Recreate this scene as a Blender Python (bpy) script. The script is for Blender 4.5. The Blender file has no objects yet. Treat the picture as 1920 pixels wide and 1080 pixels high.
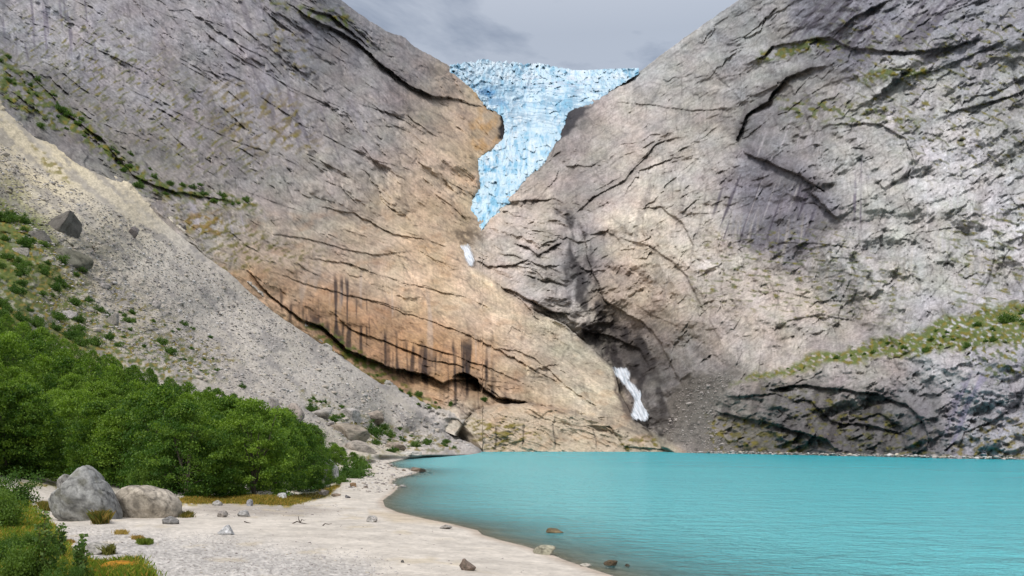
import bpy, math, random
import numpy as np
R = math.radians
sc = bpy.context.scene
col = sc.collection
F = 1663.0      # focal length in photo pixels (1920 wide)
CH = 3.0        # camera height above the lake
HY = 835.0      # eye-level row of the photograph

# ------------------------------------------------------------------ camera
cam = bpy.data.cameras.new("camera"); cam.sensor_width = 36; cam.lens = F/1920*36
cam.shift_y = (HY-540)/1920; cam.clip_start = 0.3; cam.clip_end = 8000
camo = bpy.data.objects.new("camera", cam); camo.location = (0, 0, CH); camo.rotation_euler = (R(90), 0, 0)
col.objects.link(camo); sc.camera = camo

# ------------------------------------------------------------------ world: overcast sky
SUN_EL, SUN_AZ = 52, 215     # azimuth measured clockwise from +Y (behind the camera, to the left)
w = bpy.data.worlds.new("World"); sc.world = w; w.use_nodes = True
nt = w.node_tree; nt.nodes.clear()
def N(t, tree=None, **k):
    n = (tree or nt).nodes.new(t)
    for a, b in k.items(): setattr(n, a, b)
    return n
out = N('ShaderNodeOutputWorld'); bg1 = N('ShaderNodeBackground'); bg2 = N('ShaderNodeBackground'); add = N('ShaderNodeAddShader')
sky = N('ShaderNodeTexSky'); sky.sky_type = 'NISHITA'; sky.sun_disc = False
sky.sun_elevation = R(SUN_EL); sky.sun_rotation = R(SUN_AZ); sky.air_density = 1.0; sky.dust_density = 2.0
bg1.inputs[1].default_value = 0.05
nt.links.new(sky.outputs[0], bg1.inputs[0])
tc = N('ShaderNodeTexCoord'); mp = N('ShaderNodeMapping'); mp.inputs['Scale'].default_value = (1.0, 1.0, 3.4)
n1 = N('ShaderNodeTexNoise'); n1.inputs['Scale'].default_value = 2.6; n1.inputs['Detail'].default_value = 7; n1.inputs['Roughness'].default_value = 0.58; n1.inputs['Distortion'].default_value = 0.5
mp.inputs['Location'].default_value = (3.1, 0.4, 0.35)
nt.links.new(tc.outputs['Generated'], mp.inputs[0]); nt.links.new(mp.outputs[0], n1.inputs[0])
cr = N('ShaderNodeValToRGB'); e = cr.color_ramp.elements
e[0].position = 0.45; e[0].color = (0.16, 0.175, 0.205, 1); e[1].position = 0.57; e[1].color = (0.345, 0.36, 0.385, 1)
nt.links.new(n1.outputs[0], cr.inputs[0])
# overcast luminance: brighter towards the zenith and towards the veiled sun behind the camera
sep = N('ShaderNodeSeparateXYZ'); nt.links.new(tc.outputs['Generated'], sep.inputs[0])
mz = N('ShaderNodeMapRange'); mz.inputs[1].default_value = 0.42; mz.inputs[2].default_value = 0.95; mz.inputs[3].default_value = 1.0; mz.inputs[4].default_value = 3.6
nt.links.new(sep.outputs[2], mz.inputs[0])
my = N('ShaderNodeMapRange'); my.inputs[1].default_value = 0.35; my.inputs[2].default_value = -0.8; my.inputs[3].default_value = 1.0; my.inputs[4].default_value = 1.9
nt.links.new(sep.outputs[1], my.inputs[0])
mu = N('ShaderNodeMath', operation='MULTIPLY'); nt.links.new(mz.outputs[0], mu.inputs[0]); nt.links.new(my.outputs[0], mu.inputs[1])
warm = N('ShaderNodeMix'); warm.data_type = 'RGBA'; warm.blend_type = 'MULTIPLY'; warm.inputs[0].default_value = 1.0
wr = N('ShaderNodeMapRange'); wr.inputs[1].default_value = 1.0; wr.inputs[2].default_value = 2.2; nt.links.new(mu.outputs[0], wr.inputs[0])
wc = N('ShaderNodeMix'); wc.data_type = 'RGBA'; wc.inputs[6].default_value = (1, 1, 1, 1); wc.inputs[7].default_value = (1.09, 1.01, 0.94, 1); nt.links.new(wr.outputs[0], wc.inputs[0])
nt.links.new(cr.outputs[0], warm.inputs[6]); nt.links.new(wc.outputs[2], warm.inputs[7])
nt.links.new(warm.outputs[2], bg2.inputs[0]); nt.links.new(mu.outputs[0], bg2.inputs[1])
nt.links.new(bg1.outputs[0], add.inputs[0]); nt.links.new(bg2.outputs[0], add.inputs[1]); nt.links.new(add.outputs[0], out.inputs[0])

sun = bpy.data.lights.new("sun", 'SUN'); sun.energy = 2.1; sun.angle = R(11); sun.color = (1.0, 0.965, 0.92)
so = bpy.data.objects.new("sun", sun); col.objects.link(so)
so.rotation_euler = (R(90-SUN_EL), 0, R(180-SUN_AZ)+math.pi*0)
from mathutils import Vector
sd = Vector((math.sin(R(SUN_AZ))*math.cos(R(SUN_EL)), math.cos(R(SUN_AZ))*math.cos(R(SUN_EL)), math.sin(R(SUN_EL))))
so.rotation_euler = sd.to_track_quat('Z', 'Y').to_euler()
sc.view_settings.view_transform = 'Standard'; sc.view_settings.look = 'None'
sc.view_settings.gamma = 1; sc.view_settings.use_curve_mapping = False
sc.view_settings.exposure = 0.15

# ------------------------------------------------------------------ numeric helpers
f32 = np.float32
import time; T0 = time.time()
def lin(c):
    c = np.asarray(c, dtype=np.float64)/255.0
    return np.where(c <= 0.04045, c/12.92, ((c+0.055)/1.055)**2.4)
def ss(a, b, x):
    t = np.clip((x-a)/(b-a), 0, 1); return t*t*(3-2*t)
_rs = np.random.RandomState(5); _T = _rs.rand(512, 512).astype(f32); _A = _rs.rand(512, 512)*2*np.pi
_GX = np.cos(_A).astype(f32)*f32(1.5); _GY = np.sin(_A).astype(f32)*f32(1.5)
def hf(ix, iy, s): return _T[(iy+s*157) & 511, (ix+s*263) & 511]
from concurrent.futures import ThreadPoolExecutor
_pool = ThreadPoolExecutor(4)
def chunked(fn):                            # run a row-wise numpy function on four threads
    def w_(x, y, *a, **k):
        x, y = np.broadcast_arrays(x, y)
        if x.ndim < 2 or x.shape[0] < 64: return fn(x, y, *a, **k)
        n = 12; xs = np.array_split(x, n); ys = np.array_split(y, n)
        r = list(_pool.map(lambda q: fn(q[0], q[1], *a, **k), zip(xs, ys)))
        return tuple(np.concatenate(z) for z in zip(*r)) if isinstance(r[0], tuple) else np.concatenate(r)
    return w_
@chunked
def noise(x, y, s=0):                       # gradient noise about -1..1
    x = x.astype(f32); y = y.astype(f32); fx = np.floor(x); fy = np.floor(y); ix = fx.astype(np.int32); iy = fy.astype(np.int32); fx = x-fx; fy = y-fy
    ux = fx*fx*fx*(fx*(fx*6-15)+10); uy = fy*fy*fy*(fy*(fy*6-15)+10)
    i0 = (ix+s*263) & 511; i1 = (i0+1) & 511; j0 = (iy+s*157) & 511; j1 = (j0+1) & 511
    a = _GX[j0, i0]*fx+_GY[j0, i0]*fy; b = _GX[j0, i1]*(fx-1)+_GY[j0, i1]*fy
    c = _GX[j1, i0]*fx+_GY[j1, i0]*(fy-1); d = _GX[j1, i1]*(fx-1)+_GY[j1, i1]*(fy-1)
    a += (b-a)*ux; c += (d-c)*ux; a += (c-a)*uy; return a
@chunked
def planes(x, y, s=0):                      # continuous creased planes: linear interpolation over lattice triangles
    x = x.astype(f32); y = y.astype(f32); fx = np.floor(x); fy = np.floor(y); ix = fx.astype(np.int32); iy = fy.astype(np.int32); fx = x-fx; fy = y-fy
    a = hf(ix, iy, s); b = hf(ix+1, iy, s); c = hf(ix, iy+1, s); d = hf(ix+1, iy+1, s)
    return 2*np.where(fx > fy, a+(b-a)*fx+(d-b)*fy, a+(c-a)*fy+(d-c)*fx)-1
def fbm(x, y, o=4, s=0, g=0.5, l=2.03):
    r = 0; a = 1.0; t = 0
    for k in range(o):
        r = r+a*noise(x, y, s+k*17); t += a; a *= g; x = x*l+3.1; y = y*l-1.7
    return r/t*1.3
def ridged(x, y, o=4, s=0, g=0.5):
    r = 0; a = 1.0; t = 0
    for k in range(o):
        r = r+a*(1-2*np.abs(noise(x, y, s+k*13))); t += a; a *= g; x = x*2.1+5.3; y = y*2.1+1.9
    return r/t
@chunked
def worley(x, y, s=0, jit=0.9):
    x = x.astype(f32); y = y.astype(f32); ix = np.floor(x).astype(np.int32); iy = np.floor(y).astype(np.int32)
    F1 = np.full(x.shape, 9, f32); F2 = F1.copy(); ox = np.zeros(x.shape, f32); oy = ox.copy(); ci = np.zeros(x.shape, np.int32); cj = ci.copy()
    for dx in (-1, 0, 1):
        for dy in (-1, 0, 1):
            cx = ix+dx; cy = iy+dy
            vx = (cx+0.5+jit*(hf(cx, cy, s)-0.5)-x).astype(f32); vy = (cy+0.5+jit*(hf(cx, cy, s+1)-0.5)-y).astype(f32)
            d = np.sqrt(vx*vx+vy*vy); m = d < F1
            F2 = np.where(m, F1, np.minimum(F2, d)); F1 = np.where(m, d, F1)
            ox = np.where(m, -vx, ox); oy = np.where(m, -vy, oy); ci = np.where(m, cx, ci); cj = np.where(m, cy, cj)
    return F1, F2, ox, oy, ci, cj
def facets(x, y, s, tilt=1.0, off=0.4):     # broken rock: every cell is a tilted plane at its own level
    F1, F2, ox, oy, ci, cj = worley(x, y, s)
    return (tilt*((hf(ci, cj, s+5)-0.5)*ox+(hf(ci, cj, s+6)-0.5)*oy)*2+off*(hf(ci, cj, s+7)-0.5)*2), F2-F1, hf(ci, cj, s+8)
def tps(pts, vals, gx, gy, lam=1e-6):
    P = np.asarray(pts, float)/1000; V = np.asarray(vals, float); n = len(P)
    def U(r2): return np.where(r2 > 1e-12, r2*np.log(r2+1e-12), 0)
    d2 = ((P[:, None]-P[None])**2).sum(-1); A = np.zeros((n+3, n+3)); A[:n, :n] = U(d2)+lam*np.eye(n)
    A[:n, n] = 1; A[:n, n+1:] = P; A[n, :n] = 1; A[n+1:, :n] = P.T
    c = np.linalg.solve(A, np.concatenate([V, np.zeros((3,)+V.shape[1:])]))
    q = np.stack([np.ravel(gx), np.ravel(gy)], -1)/1000
    r = U(((q[:, None]-P[None])**2).sum(-1))@c[:n]+c[n]+q@c[n+1:]
    return r.reshape(np.shape(gx)+V.shape[1:])
class Ras:                                  # a regular raster over the photo plane on which surface fields are designed
    def __init__(s, x0, x1, y0, y1, st):
        s.x0, s.y0, s.st = x0, y0, st
        s.xs = np.arange(x0, x1, st, dtype=f32); s.ys = np.arange(y0, y1, st, dtype=f32)
        s.X, s.Y = np.meshgrid(s.xs, s.ys)
    def smooth(s, fn, k=8):                 # evaluate a slow smooth field coarsely and upsample
        cx = np.arange(s.x0, s.xs[-1]+k*s.st*2, k*s.st); cy = np.arange(s.y0, s.ys[-1]+k*s.st*2, k*s.st)
        g = fn(*np.meshgrid(cx, cy)); c = Ras.__new__(Ras); c.x0, c.y0, c.st = s.x0, s.y0, k*s.st
        return c.samp(g, s.X, s.Y)
    def samp(s, A, x, y):
        u = np.clip((x-s.x0)/s.st, 0, A.shape[1]-1.001); v = np.clip((y-s.y0)/s.st, 0, A.shape[0]-1.001)
        i = u.astype(np.int32); j = v.astype(np.int32); a = (u-i).astype(f32); b = (v-j).astype(f32)
        if A.ndim == 3: a = a[..., None]; b = b[..., None]
        return (A[j, i]*(1-a)+A[j, i+1]*a)*(1-b)+(A[j+1, i]*(1-a)+A[j+1, i+1]*a)*b
def pdist(x, y, poly):                      # distance to polyline, side (+ = below for a line running to the right), position along 0..1
    p = np.asarray(poly, float); best = np.full(np.shape(x), 1e9, f32); side = np.zeros(np.shape(x), f32); al = side.copy()
    L = np.hypot(*(p[1:]-p[:-1]).T); T = L.sum(); a0 = 0
    for k in range(len(p)-1):
        ax, ay = p[k]; dx, dy = p[k+1]-p[k]; l2 = dx*dx+dy*dy+1e-9
        t = np.clip(((x-ax)*dx+(y-ay)*dy)/l2, 0, 1); ex = x-ax-t*dx; ey = y-ay-t*dy; d = np.sqrt(ex*ex+ey*ey)
        m = d < best; best = np.where(m, d, best); side = np.where(m, np.sign(dx*(y-ay)-dy*(x-ax)), side); al = np.where(m, (a0+t*L[k])/T, al); a0 += L[k]
    return best, side, al
def inpoly(x, y, poly):
    p = np.asarray(poly, float); r = np.zeros(np.shape(x), bool); n = len(p)
    for k in range(n):
        x1, y1 = p[k]; x2, y2 = p[(k+1) % n]
        if y1 == y2: continue
        c = ((y1 > y) != (y2 > y)) & (x < (x2-x1)*(y-y1)/(y2-y1)+x1); r ^= c
    return r
def softpoly(x, y, poly, e):                # 1 inside, 0 outside, soft over e pixels
    d, _, _ = pdist(x, y, list(poly)+[poly[0]]); s = np.where(inpoly(x, y, poly), d, -d)
    return ss(-e, e, s)
def world(px, py, D):
    Y = 1.0/D; return np.stack([(px-960)/F*Y, Y, CH+(HY-py)/F*Y], -1)

# ------------------------------------------------------------------ materials
MATS = {}
def newmat(name):
    m = bpy.data.materials.new(name); m.use_nodes = True; t = m.node_tree; b = t.nodes['Principled BSDF']; MATS[name] = m
    return m, t, b
def mixc(t, blend, fac, a, b):
    n = t.nodes.new('ShaderNodeMix'); n.data_type = 'RGBA'; n.blend_type = blend
    for sock, v in ((n.inputs[0], fac), (n.inputs[6], a), (n.inputs[7], b)):
        if hasattr(v, 'links') or isinstance(v, bpy.types.NodeSocket): t.links.new(v, sock)
        else: sock.default_value = v if not isinstance(v, tuple) else (*v, 1)[:4]
    return n.outputs[2]
def noise_node(t, scale, detail=4, rough=0.55, src='Object', sc3=None):
    tcn = t.nodes.new('ShaderNodeTexCoord'); n = t.nodes.new('ShaderNodeTexNoise'); o = tcn.outputs[src]
    if sc3:
        m = t.nodes.new('ShaderNodeMapping'); m.inputs['Scale'].default_value = sc3; t.links.new(o, m.inputs[0]); o = m.outputs[0]
    t.links.new(o, n.inputs[0]); n.inputs['Scale'].default_value = scale; n.inputs['Detail'].default_value = detail; n.inputs['Roughness'].default_value = rough
    return n.outputs[0]
def ramp(t, src, a, b, ca, cb):
    n = t.nodes.new('ShaderNodeValToRGB'); n.color_ramp.elements[0].position = a; n.color_ramp.elements[1].position = b
    n.color_ramp.elements[0].color = (*ca, 1); n.color_ramp.elements[1].color = (*cb, 1); t.links.new(src, n.inputs[0]); return n.outputs[0]
def vcol_mat(name, scale, lo=0.72, hi=1.22, rough=0.9, bump=0.0, bscale=None, spec=0.2, scale2=None):
    m, t, b = newmat(name); at = t.nodes.new('ShaderNodeAttribute'); at.attribute_name = 'Col'
    n = noise_node(t, scale, 5, 0.65); c = mixc(t, 'MULTIPLY', 1.0, at.outputs[0], ramp(t, n, 0.3, 0.7, (lo,)*3, (hi,)*3))
    if scale2:
        n2 = noise_node(t, scale2, 3, 0.6); c = mixc(t, 'MULTIPLY', 1.0, c, ramp(t, n2, 0.35, 0.65, (0.85,)*3, (1.12,)*3))
    t.links.new(c, b.inputs['Base Color']); b.inputs['Roughness'].default_value = rough; b.inputs['Specular IOR Level'].default_value = spec
    if bump:
        bn = t.nodes.new('ShaderNodeBump'); bn.inputs['Strength'].default_value = 0.8; bn.inputs['Distance'].default_value = bump
        t.links.new(noise_node(t, bscale or scale, 5, 0.7), bn.inputs['Height']); t.links.new(bn.outputs[0], b.inputs['Normal'])
    return m
M_rock = vcol_mat('cliff rock', 0.55, 0.74, 1.2, 0.85, 0.35, 0.9)
M_ground = vcol_mat('sand and scree', 6.0, 0.8, 1.14, 0.95, 0.02, 14.0, scale2=0.9)
M_stone = vcol_mat('stone', 4.0, 0.62, 1.28, 0.9, 0.04, 7.0, scale2=18.0)
M_farstone = vcol_mat('scree stone', 0.8, 0.75, 1.2, 0.9)
M_ice = vcol_mat('glacier ice', 0.25, 0.9, 1.08, 0.5, 0.5, 0.35, 0.4)
M_foam = vcol_mat('white water', 0.6, 0.8, 1.1, 0.6, 0.6, 0.7)
_t = M_foam.node_tree; _a = [n for n in _t.nodes if n.type == 'ATTRIBUTE'][0]; _tr = _t.nodes.new('ShaderNodeBsdfTransparent'); _m = _t.nodes.new('ShaderNodeMixShader')
_t.links.new(_a.outputs['Alpha'], _m.inputs[0]); _t.links.new(_tr.outputs[0], _m.inputs[1]); _t.links.new(_t.nodes['Principled BSDF'].outputs[0], _m.inputs[2]); _t.links.new(_m.outputs[0], _t.nodes['Material Output'].inputs[0])
M_bark = vcol_mat('bark', 9.0, 0.6, 1.2, 0.9)
M_moss = vcol_mat('moss', 9.0, 0.6, 1.3, 1.0, 0.03, 20.0)
def leaf_mat(name, tr=0.35):
    m, t, b = newmat(name); at = t.nodes.new('ShaderNodeAttribute'); at.attribute_name = 'Col'
    t.links.new(at.outputs[0], b.inputs['Base Color']); b.inputs['Roughness'].default_value = 0.6; b.inputs['Specular IOR Level'].default_value = 0.25
    tl = t.nodes.new('ShaderNodeBsdfTranslucent'); c = mixc(t, 'MULTIPLY', 1.0, at.outputs[0], (1.3, 1.45, 0.6)); t.links.new(c, tl.inputs[0])
    ms = t.nodes.new('ShaderNodeMixShader'); ms.inputs[0].default_value = tr
    t.links.new(b.outputs[0], ms.inputs[1]); t.links.new(tl.outputs[0], ms.inputs[2]); t.links.new(ms.outputs[0], t.nodes['Material Output'].inputs[0]); return m
M_leaf = leaf_mat('leaves'); M_grass = leaf_mat('grass blades', 0.25)

# ------------------------------------------------------------------ object helpers
def mesh_np(name, V, faces, mat, colr=None, smooth=False):
    me = bpy.data.meshes.new(name); V = np.asarray(V, f32).reshape(-1, 3); faces = np.asarray(faces, np.int32); k = faces.shape[1]
    me.vertices.add(len(V)); me.vertices.foreach_set('co', V.ravel())
    me.loops.add(faces.size); me.loops.foreach_set('vertex_index', faces.ravel())
    me.polygons.add(len(faces)); me.polygons.foreach_set('loop_start', np.arange(0, faces.size, k, dtype=np.int32))
    if smooth: me.polygons.foreach_set('use_smooth', np.ones(len(faces), bool))
    me.update(calc_edges=True)
    if colr is not None:
        a = me.color_attributes.new('Col', 'FLOAT_COLOR', 'POINT'); c = np.ones((len(V), 4), f32); c_ = np.asarray(colr, f32); c_ = c_.reshape(-1, c_.shape[-1]); c[:, :c_.shape[1]] = c_; a.data.foreach_set('color', c.ravel())
    if mat: me.materials.append(mat)
    return me
def link(name, me, parent=None, loc=None, kind=None, label=None, cat=None, group=None, rz=0, scale=None):
    o = bpy.data.objects.new(name, me); col.objects.link(o)
    if parent: o.parent = parent
    if loc is not None: o.location = loc
    if rz: o.rotation_euler.z = rz
    if scale is not None: o.scale = scale if hasattr(scale, '__len__') else (scale,)*3
    for k, v in (('kind', kind), ('label', label), ('category', cat), ('group', group)):
        if v: o[k] = v
    return o
def grid_obj(name, P, keep, C, mat, **kw):
    ny, nx = P.shape[:2]; idx = np.arange(ny*nx).reshape(ny, nx)
    q = np.stack([idx[:-1, :-1], idx[1:, :-1], idx[1:, 1:], idx[:-1, 1:]], -1)
    q = q[keep].reshape(-1, 4); u, inv = np.unique(q, return_inverse=True)
    return link(name, mesh_np(name, P.reshape(-1, 3)[u], inv.reshape(-1, 4), mat, C.reshape(-1, C.shape[-1])[u], smooth=kw.pop('smooth', False)), **kw)

# ------------------------------------------------------------------ far terrain fields
FOOT = [(-300, -20), (-120, 105), (0, 198), (60, 250), (140, 300), (235, 345), (300, 395), (370, 455), (440, 505), (500, 560), (570, 615), (640, 665), (700, 705), (760, 745), (815, 768), (860, 785), (880, 808), (905, 843), (930, 870)]
SPLIT = [(1030, -300), (1030, 150), (960, 330), (905, 430), (874, 455), (880, 495), (945, 545), (1000, 580), (1060, 612), (1110, 655), (1152, 690), (1165, 735), (1190, 788), (1240, 822), (1290, 847), (1330, 900)]
SHORE_FAR = [(-300, 850), (780, 848), (1180, 848), (1290, 849), (1400, 851), (1640, 856), (1760, 859), (1920, 862), (2250, 872)]
def shoreY(x): return np.interp(x, *np.array(SHORE_FAR).T)
ctl = []
for x, y in [(880, 848), (1000, 848), (1100, 848), (1200, 848), (1290, 849), (1400, 851), (1640, 856), (1760, 859), (1920, 862), (2200, 871)]:
    ctl.append((x, y, F*CH/(y-HY)))
ctl += [(-250, -150, 420), (-250, 30, 300), (0, 0, 520), (0, 190, 370), (0, -150, 620), (120, 290, 375), (250, 345, 395), (300, 0, 740), (300, 180, 560), (460, 490, 395), (460, 250, 620), (500, 0, 900), (640, 0, 1050), (640, -150, 1150),
        (600, 200, 800), (700, 400, 700), (600, 620, 405), (600, 500, 500), (780, 745, 430), (860, 700, 470), (800, 580, 560), (900, 560, 650), (850, 440, 790), (900, 350, 950), (760, 300, 850), (770, 85, 1200), (850, 130, 1300), (940, 230, 1180),
        (1000, 760, 480), (1000, 600, 620), (1150, 700, 600), (1100, 770, 500), (1220, 830, 430), (950, 480, 740), (900, 445, 820), (1000, 400, 860), (1060, 560, 650), (1060, 230, 1150), (1150, 165, 1300), (1190, 140, 1250), (1385, 0, 900), (1450, -150, 900),
        (1000, 200, 1450), (1100, 150, 1500), (1200, 500, 650), (1180, 640, 620), (1240, 780, 470), (1300, 700, 440), (1300, 550, 520), (1250, 250, 850), (1400, 300, 620), (1400, 500, 500), (1500, 100, 640), (1600, 300, 450), (1600, 0, 560), (1600, 500, 380),
        (1600, 655, 330), (1450, 690, 345), (1450, 722, 322), (1600, 695, 285), (1600, 780, 268), (1900, 590, 285), (1900, 655, 218), (1900, 760, 200), (1900, 450, 345), (1900, 250, 400), (1900, 0, 470), (1900, -150, 540), (2180, 0, 380), (2180, 500, 250), (2180, 800, 170)]
ctl = np.array(ctl, float)
def D_rock(x, y): return np.clip(tps(ctl[:, :2], 1000/ctl[:, 2], x, y, 2e-5), 0.5, 9)/1000

print('rock fields', round(time.time()-T0, 1))
RS = Ras(-270, 2190, -200, 900, 1.3); X, Y = RS.X, RS.Y
D0 = RS.smooth(D_rock)
APR = [(858, 810), (872, 790), (895, 770), (930, 759), (985, 757), (1040, 765), (1120, 788), (1190, 810), (1235, 834), (1262, 850), (1262, 900), (850, 900)]
_mA = softpoly(X+2*noise(X/9, Y/9, 4), Y+3*noise(X/16, Y/16, 5), APR, 3); D0 = D0*(1-_mA)+_mA/(414+np.clip(848-Y, -20, 90)*.22)
wx = 7*fbm(X/60, Y/60, 3, 11)+2.6*noise(X/13, Y/13, 31)+.5*noise(X/5, Y/5, 32); wy = 7*fbm(X/60, Y/60, 3, 23)+2.6*noise(X/13, Y/13, 37)+.5*noise(X/5, Y/5, 38)
WX, WY = X+wx, Y+wy
SX = np.interp(Y, [p[1] for p in SPLIT], [p[0] for p in SPLIT])
right = X > SX
def bbox(poly, e, r):
    p = np.asarray(poly, float); m = e+26
    return np.s_[max(0, int((p[:, 1].min()-m-r.y0)/r.st)):max(1, int((p[:, 1].max()+m-r.y0)/r.st)+1), max(0, int((p[:, 0].min()-m-r.x0)/r.st)):max(1, int((p[:, 0].max()+m-r.x0)/r.st)+1)]
def wmask(poly, e):
    if X is not RS.X: return softpoly(X+2*wx, Y+2*wy, poly, e)
    s = bbox(poly, e+16, RS); r = np.zeros(X.shape, f32); r[s] = softpoly(X[s]+2*wx[s], Y[s]+2*wy[s], poly, e); return r
m_slab = wmask([(380, 400), (700, 380), (900, 430), (960, 560), (1160, 700), (1290, 860), (700, 870), (400, 560)], 40)
m_R = ss(-12, 12, X-SX)
m_lowR = wmask([(1250, 860), (1330, 770), (1400, 715), (1560, 670), (1720, 640), (2200, 560), (2200, 900), (1250, 900)], 15)
m_midR = wmask([(1080, 380), (1300, 420), (1600, 440), (1900, 420), (2200, 400), (2200, 600), (1700, 640), (1400, 700), (1250, 700), (1180, 600)], 40)
m_block = wmask([(885, 440), (960, 380), (1050, 380), (1075, 470), (1070, 600), (980, 580), (930, 540), (880, 500)], 8)
m_gorge = wmask([(1068, 380), (1100, 450), (1112, 540), (1150, 590), (1225, 640), (1250, 720), (1262, 800), (1230, 830), (1190, 790), (1150, 690), (1068, 612), (1066, 500), (1042, 390)], 9)
GLAC = [(846, 128), (860, 126), (890, 121), (905, 117), (930, 121), (960, 122), (990, 126), (1010, 125), (1040, 131), (1080, 133), (1130, 130), (1175, 129), (1197, 130), (1176, 142), (1150, 158), (1125, 175), (1112, 197), (1075, 203), (1055, 218), (1050, 240), (1047, 262), (1022, 300), (985, 335), (955, 378), (925, 405), (905, 432), (895, 420), (888, 400), (878, 392), (898, 355), (900, 300), (925, 280), (951, 262), (953, 236), (946, 212), (934, 203), (918, 198), (905, 180), (880, 155)]
m_glac = softpoly(X, Y, GLAC, 4)

ROUGH = (.22+.26*ss(1000, 1150, X))+.95*ss(-.28, .45, fbm((X*.85+Y*.5)/95, (Y*.85-X*.5)/42, 4, 45))
def strata(ang, sA, sB, seed, amp, f=(1, 1, 1, 1)):
    a = R(ang); ca, sa = f32(math.cos(a)), f32(math.sin(a)); qx = X+1.5*wx; qy = Y+1.5*wy; kx = X+.5*wx; ky = Y+.5*wy; uu = kx*ca+ky*sa; vv = -kx*sa+ky*ca
    u = qx*ca+qy*sa; v = -qx*sa+qy*ca
    h1, e1, _ = facets(u/sA, v/sB, seed, 0.85, 0.2)
    h2, e2, _ = facets(uu/(sA*0.38)+9, vv/(sB*0.4), seed+40, 0.95, 0.36)
    h3, e3, _ = facets(uu/(sA*0.15), vv/(sB*0.17)+4, seed+80, 1.0, 0.6)
    h4 = ridged(u/(sA*0.2), v/(sB*0.12), 3, seed+90)
    h5 = fbm(u/(sA*1.6), v/(sB*1.3), 3, seed+7)
    st = v/(sB*0.5)+1.5*fbm(u/(sA*1.1), v/(sB*1.1), 3, seed+3); st = st-np.floor(st)      # stepped ledges that follow the bedding
    stp = np.where(st < 0.82, st/0.82, (1-st)/0.18)*ss(-0.1, 0.5, noise(u/(sA*1.2), v/sB, seed+4))
    h6, e6, _ = facets(uu/(sA*0.07)+3, vv/(sB*0.09)+1, seed+120, 1.0, 0.6)
    t1 = planes(u/(sA*.62)+.35*v/sB, v/(sB*.95), seed+150); t2 = planes(uu/(sA*.26)+.3*vv/sB, vv/(sB*.42), seed+160); t3 = planes(uu/(sA*.11), vv/(sB*.2)+.2*uu/sA, seed+170)
    H = amp*(f[0]*15*h1+34*t1+f[1]*14*t2*(.45+.55*ROUGH)+f[2]*6*t3*(.2+.8*ROUGH)+ROUGH*(f[1]*9.5*h2+f[2]*3.8*h3+f[2]*1.9*h6+f[3]*2.2*h4)+10*h5+3*stp*(.25+.75*ROUGH))
    crk = np.clip(1-e2/0.045, 0, 1)*0.7+np.clip(1-e1/0.03, 0, 1)
    return H, crk
RNG = random.Random(7)
HL, cL = strata(38, 150, 30, 100, 0.85)
HSl, cSl = strata(26, 150, 26, 200, 0.5)
H = HL*(1-m_slab)+HSl*m_slab; crk = cL*(1-m_slab)+cSl*m_slab
HRu, cRu = strata(-33, 130, 40, 300, .95)
HRm, cRm = strata(-58, 76, 46, 400, .95)
HRl, cRl = strata(-24, 84, 34, 500, 1.05, (1.1, 1.2, 1.4, 1.2))
HRb, cRb = strata(14, 140, 20, 600, .8)
HR = HRu*(1-m_midR)+HRm*m_midR; cR = cRu*(1-m_midR)+cRm*m_midR
HR = HR*(1-m_lowR)+HRl*m_lowR; cR = cR*(1-m_lowR)+cRl*m_lowR
HR = HR*(1-m_block)+HRb*m_block; cR = cR*(1-m_block)+cRb*m_block
H = H*(1-m_R)+HR*m_R; crk = crk*(1-m_R)+cR*m_R
H += 7*facets(X/70+.3, Y/40, 3201, .9, .5)[0]*_mA
H += 14*fbm(X/120, Y/60, 2, 77)*m_slab
H += 22*fbm(X/230, Y/190, 3, 71)
H += 1.6*ROUGH*fbm(X/5, Y/4, 3, 55)
def grain(ang, lu, lv, sd_):
    ca, sa = math.cos(R(ang)), math.sin(R(ang)); kx = X+.6*wx; ky = Y+.6*wy; u = kx*ca+ky*sa; v = -kx*sa+ky*ca
    return fbm(u/lu, v/lv, 3, sd_, .6)
gA, gB, gC_, gD_ = grain(40, 42, 3.4, 2101), grain(24, 50, 3.0, 2103), grain(-34, 40, 3.6, 2105), grain(86, 46, 3.2, 2107)
GRAIN = (gA*(1-m_slab)+gB*m_slab)*(1-m_R)+gC_*m_R
H += 2.3*GRAIN
def net(ang, la, lb, sd_, w_):               # straight joint sets that cut the rock into blocks
    ca, sa = math.cos(R(ang)), math.sin(R(ang)); kx = X+.35*wx; ky = Y+.35*wy; u = kx*ca+ky*sa; v = -kx*sa+ky*ca
    F1, F2, *_r = worley(u/la, v/lb, sd_, .95); return np.clip(1-(F2-F1)*min(la, lb)/w_, 0, 1), hf(_r[2], _r[3], sd_+2)
nl, tl = net(38, 95, 24, 2201, 2.2); nl2, tl2 = net(36, 34, 9, 2203, 1.5); nr, tr_ = net(-28, 60, 30, 2205, 2.2); nr2, tr2 = net(-52, 24, 13, 2207, 1.6)
NET = np.where(right, np.maximum(nr, .75*nr2*ss(.4, 1.0, ROUGH)), np.maximum(nl, .6*nl2*ss(.4, 1.0, ROUGH))); TONE = np.where(right, .6*tr_+.4*tr2, .6*tl+.4*tl2)
NET = NET*ss(-.25, .3, noise(X/34, Y/34, 2211)+.4*noise(X/10, Y/10, 2212))
H -= 2.4*NET
INK = np.zeros_like(X); BRK = noise(X/26, Y/26, 777)+.5*noise(X/9, Y/9, 778)
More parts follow.
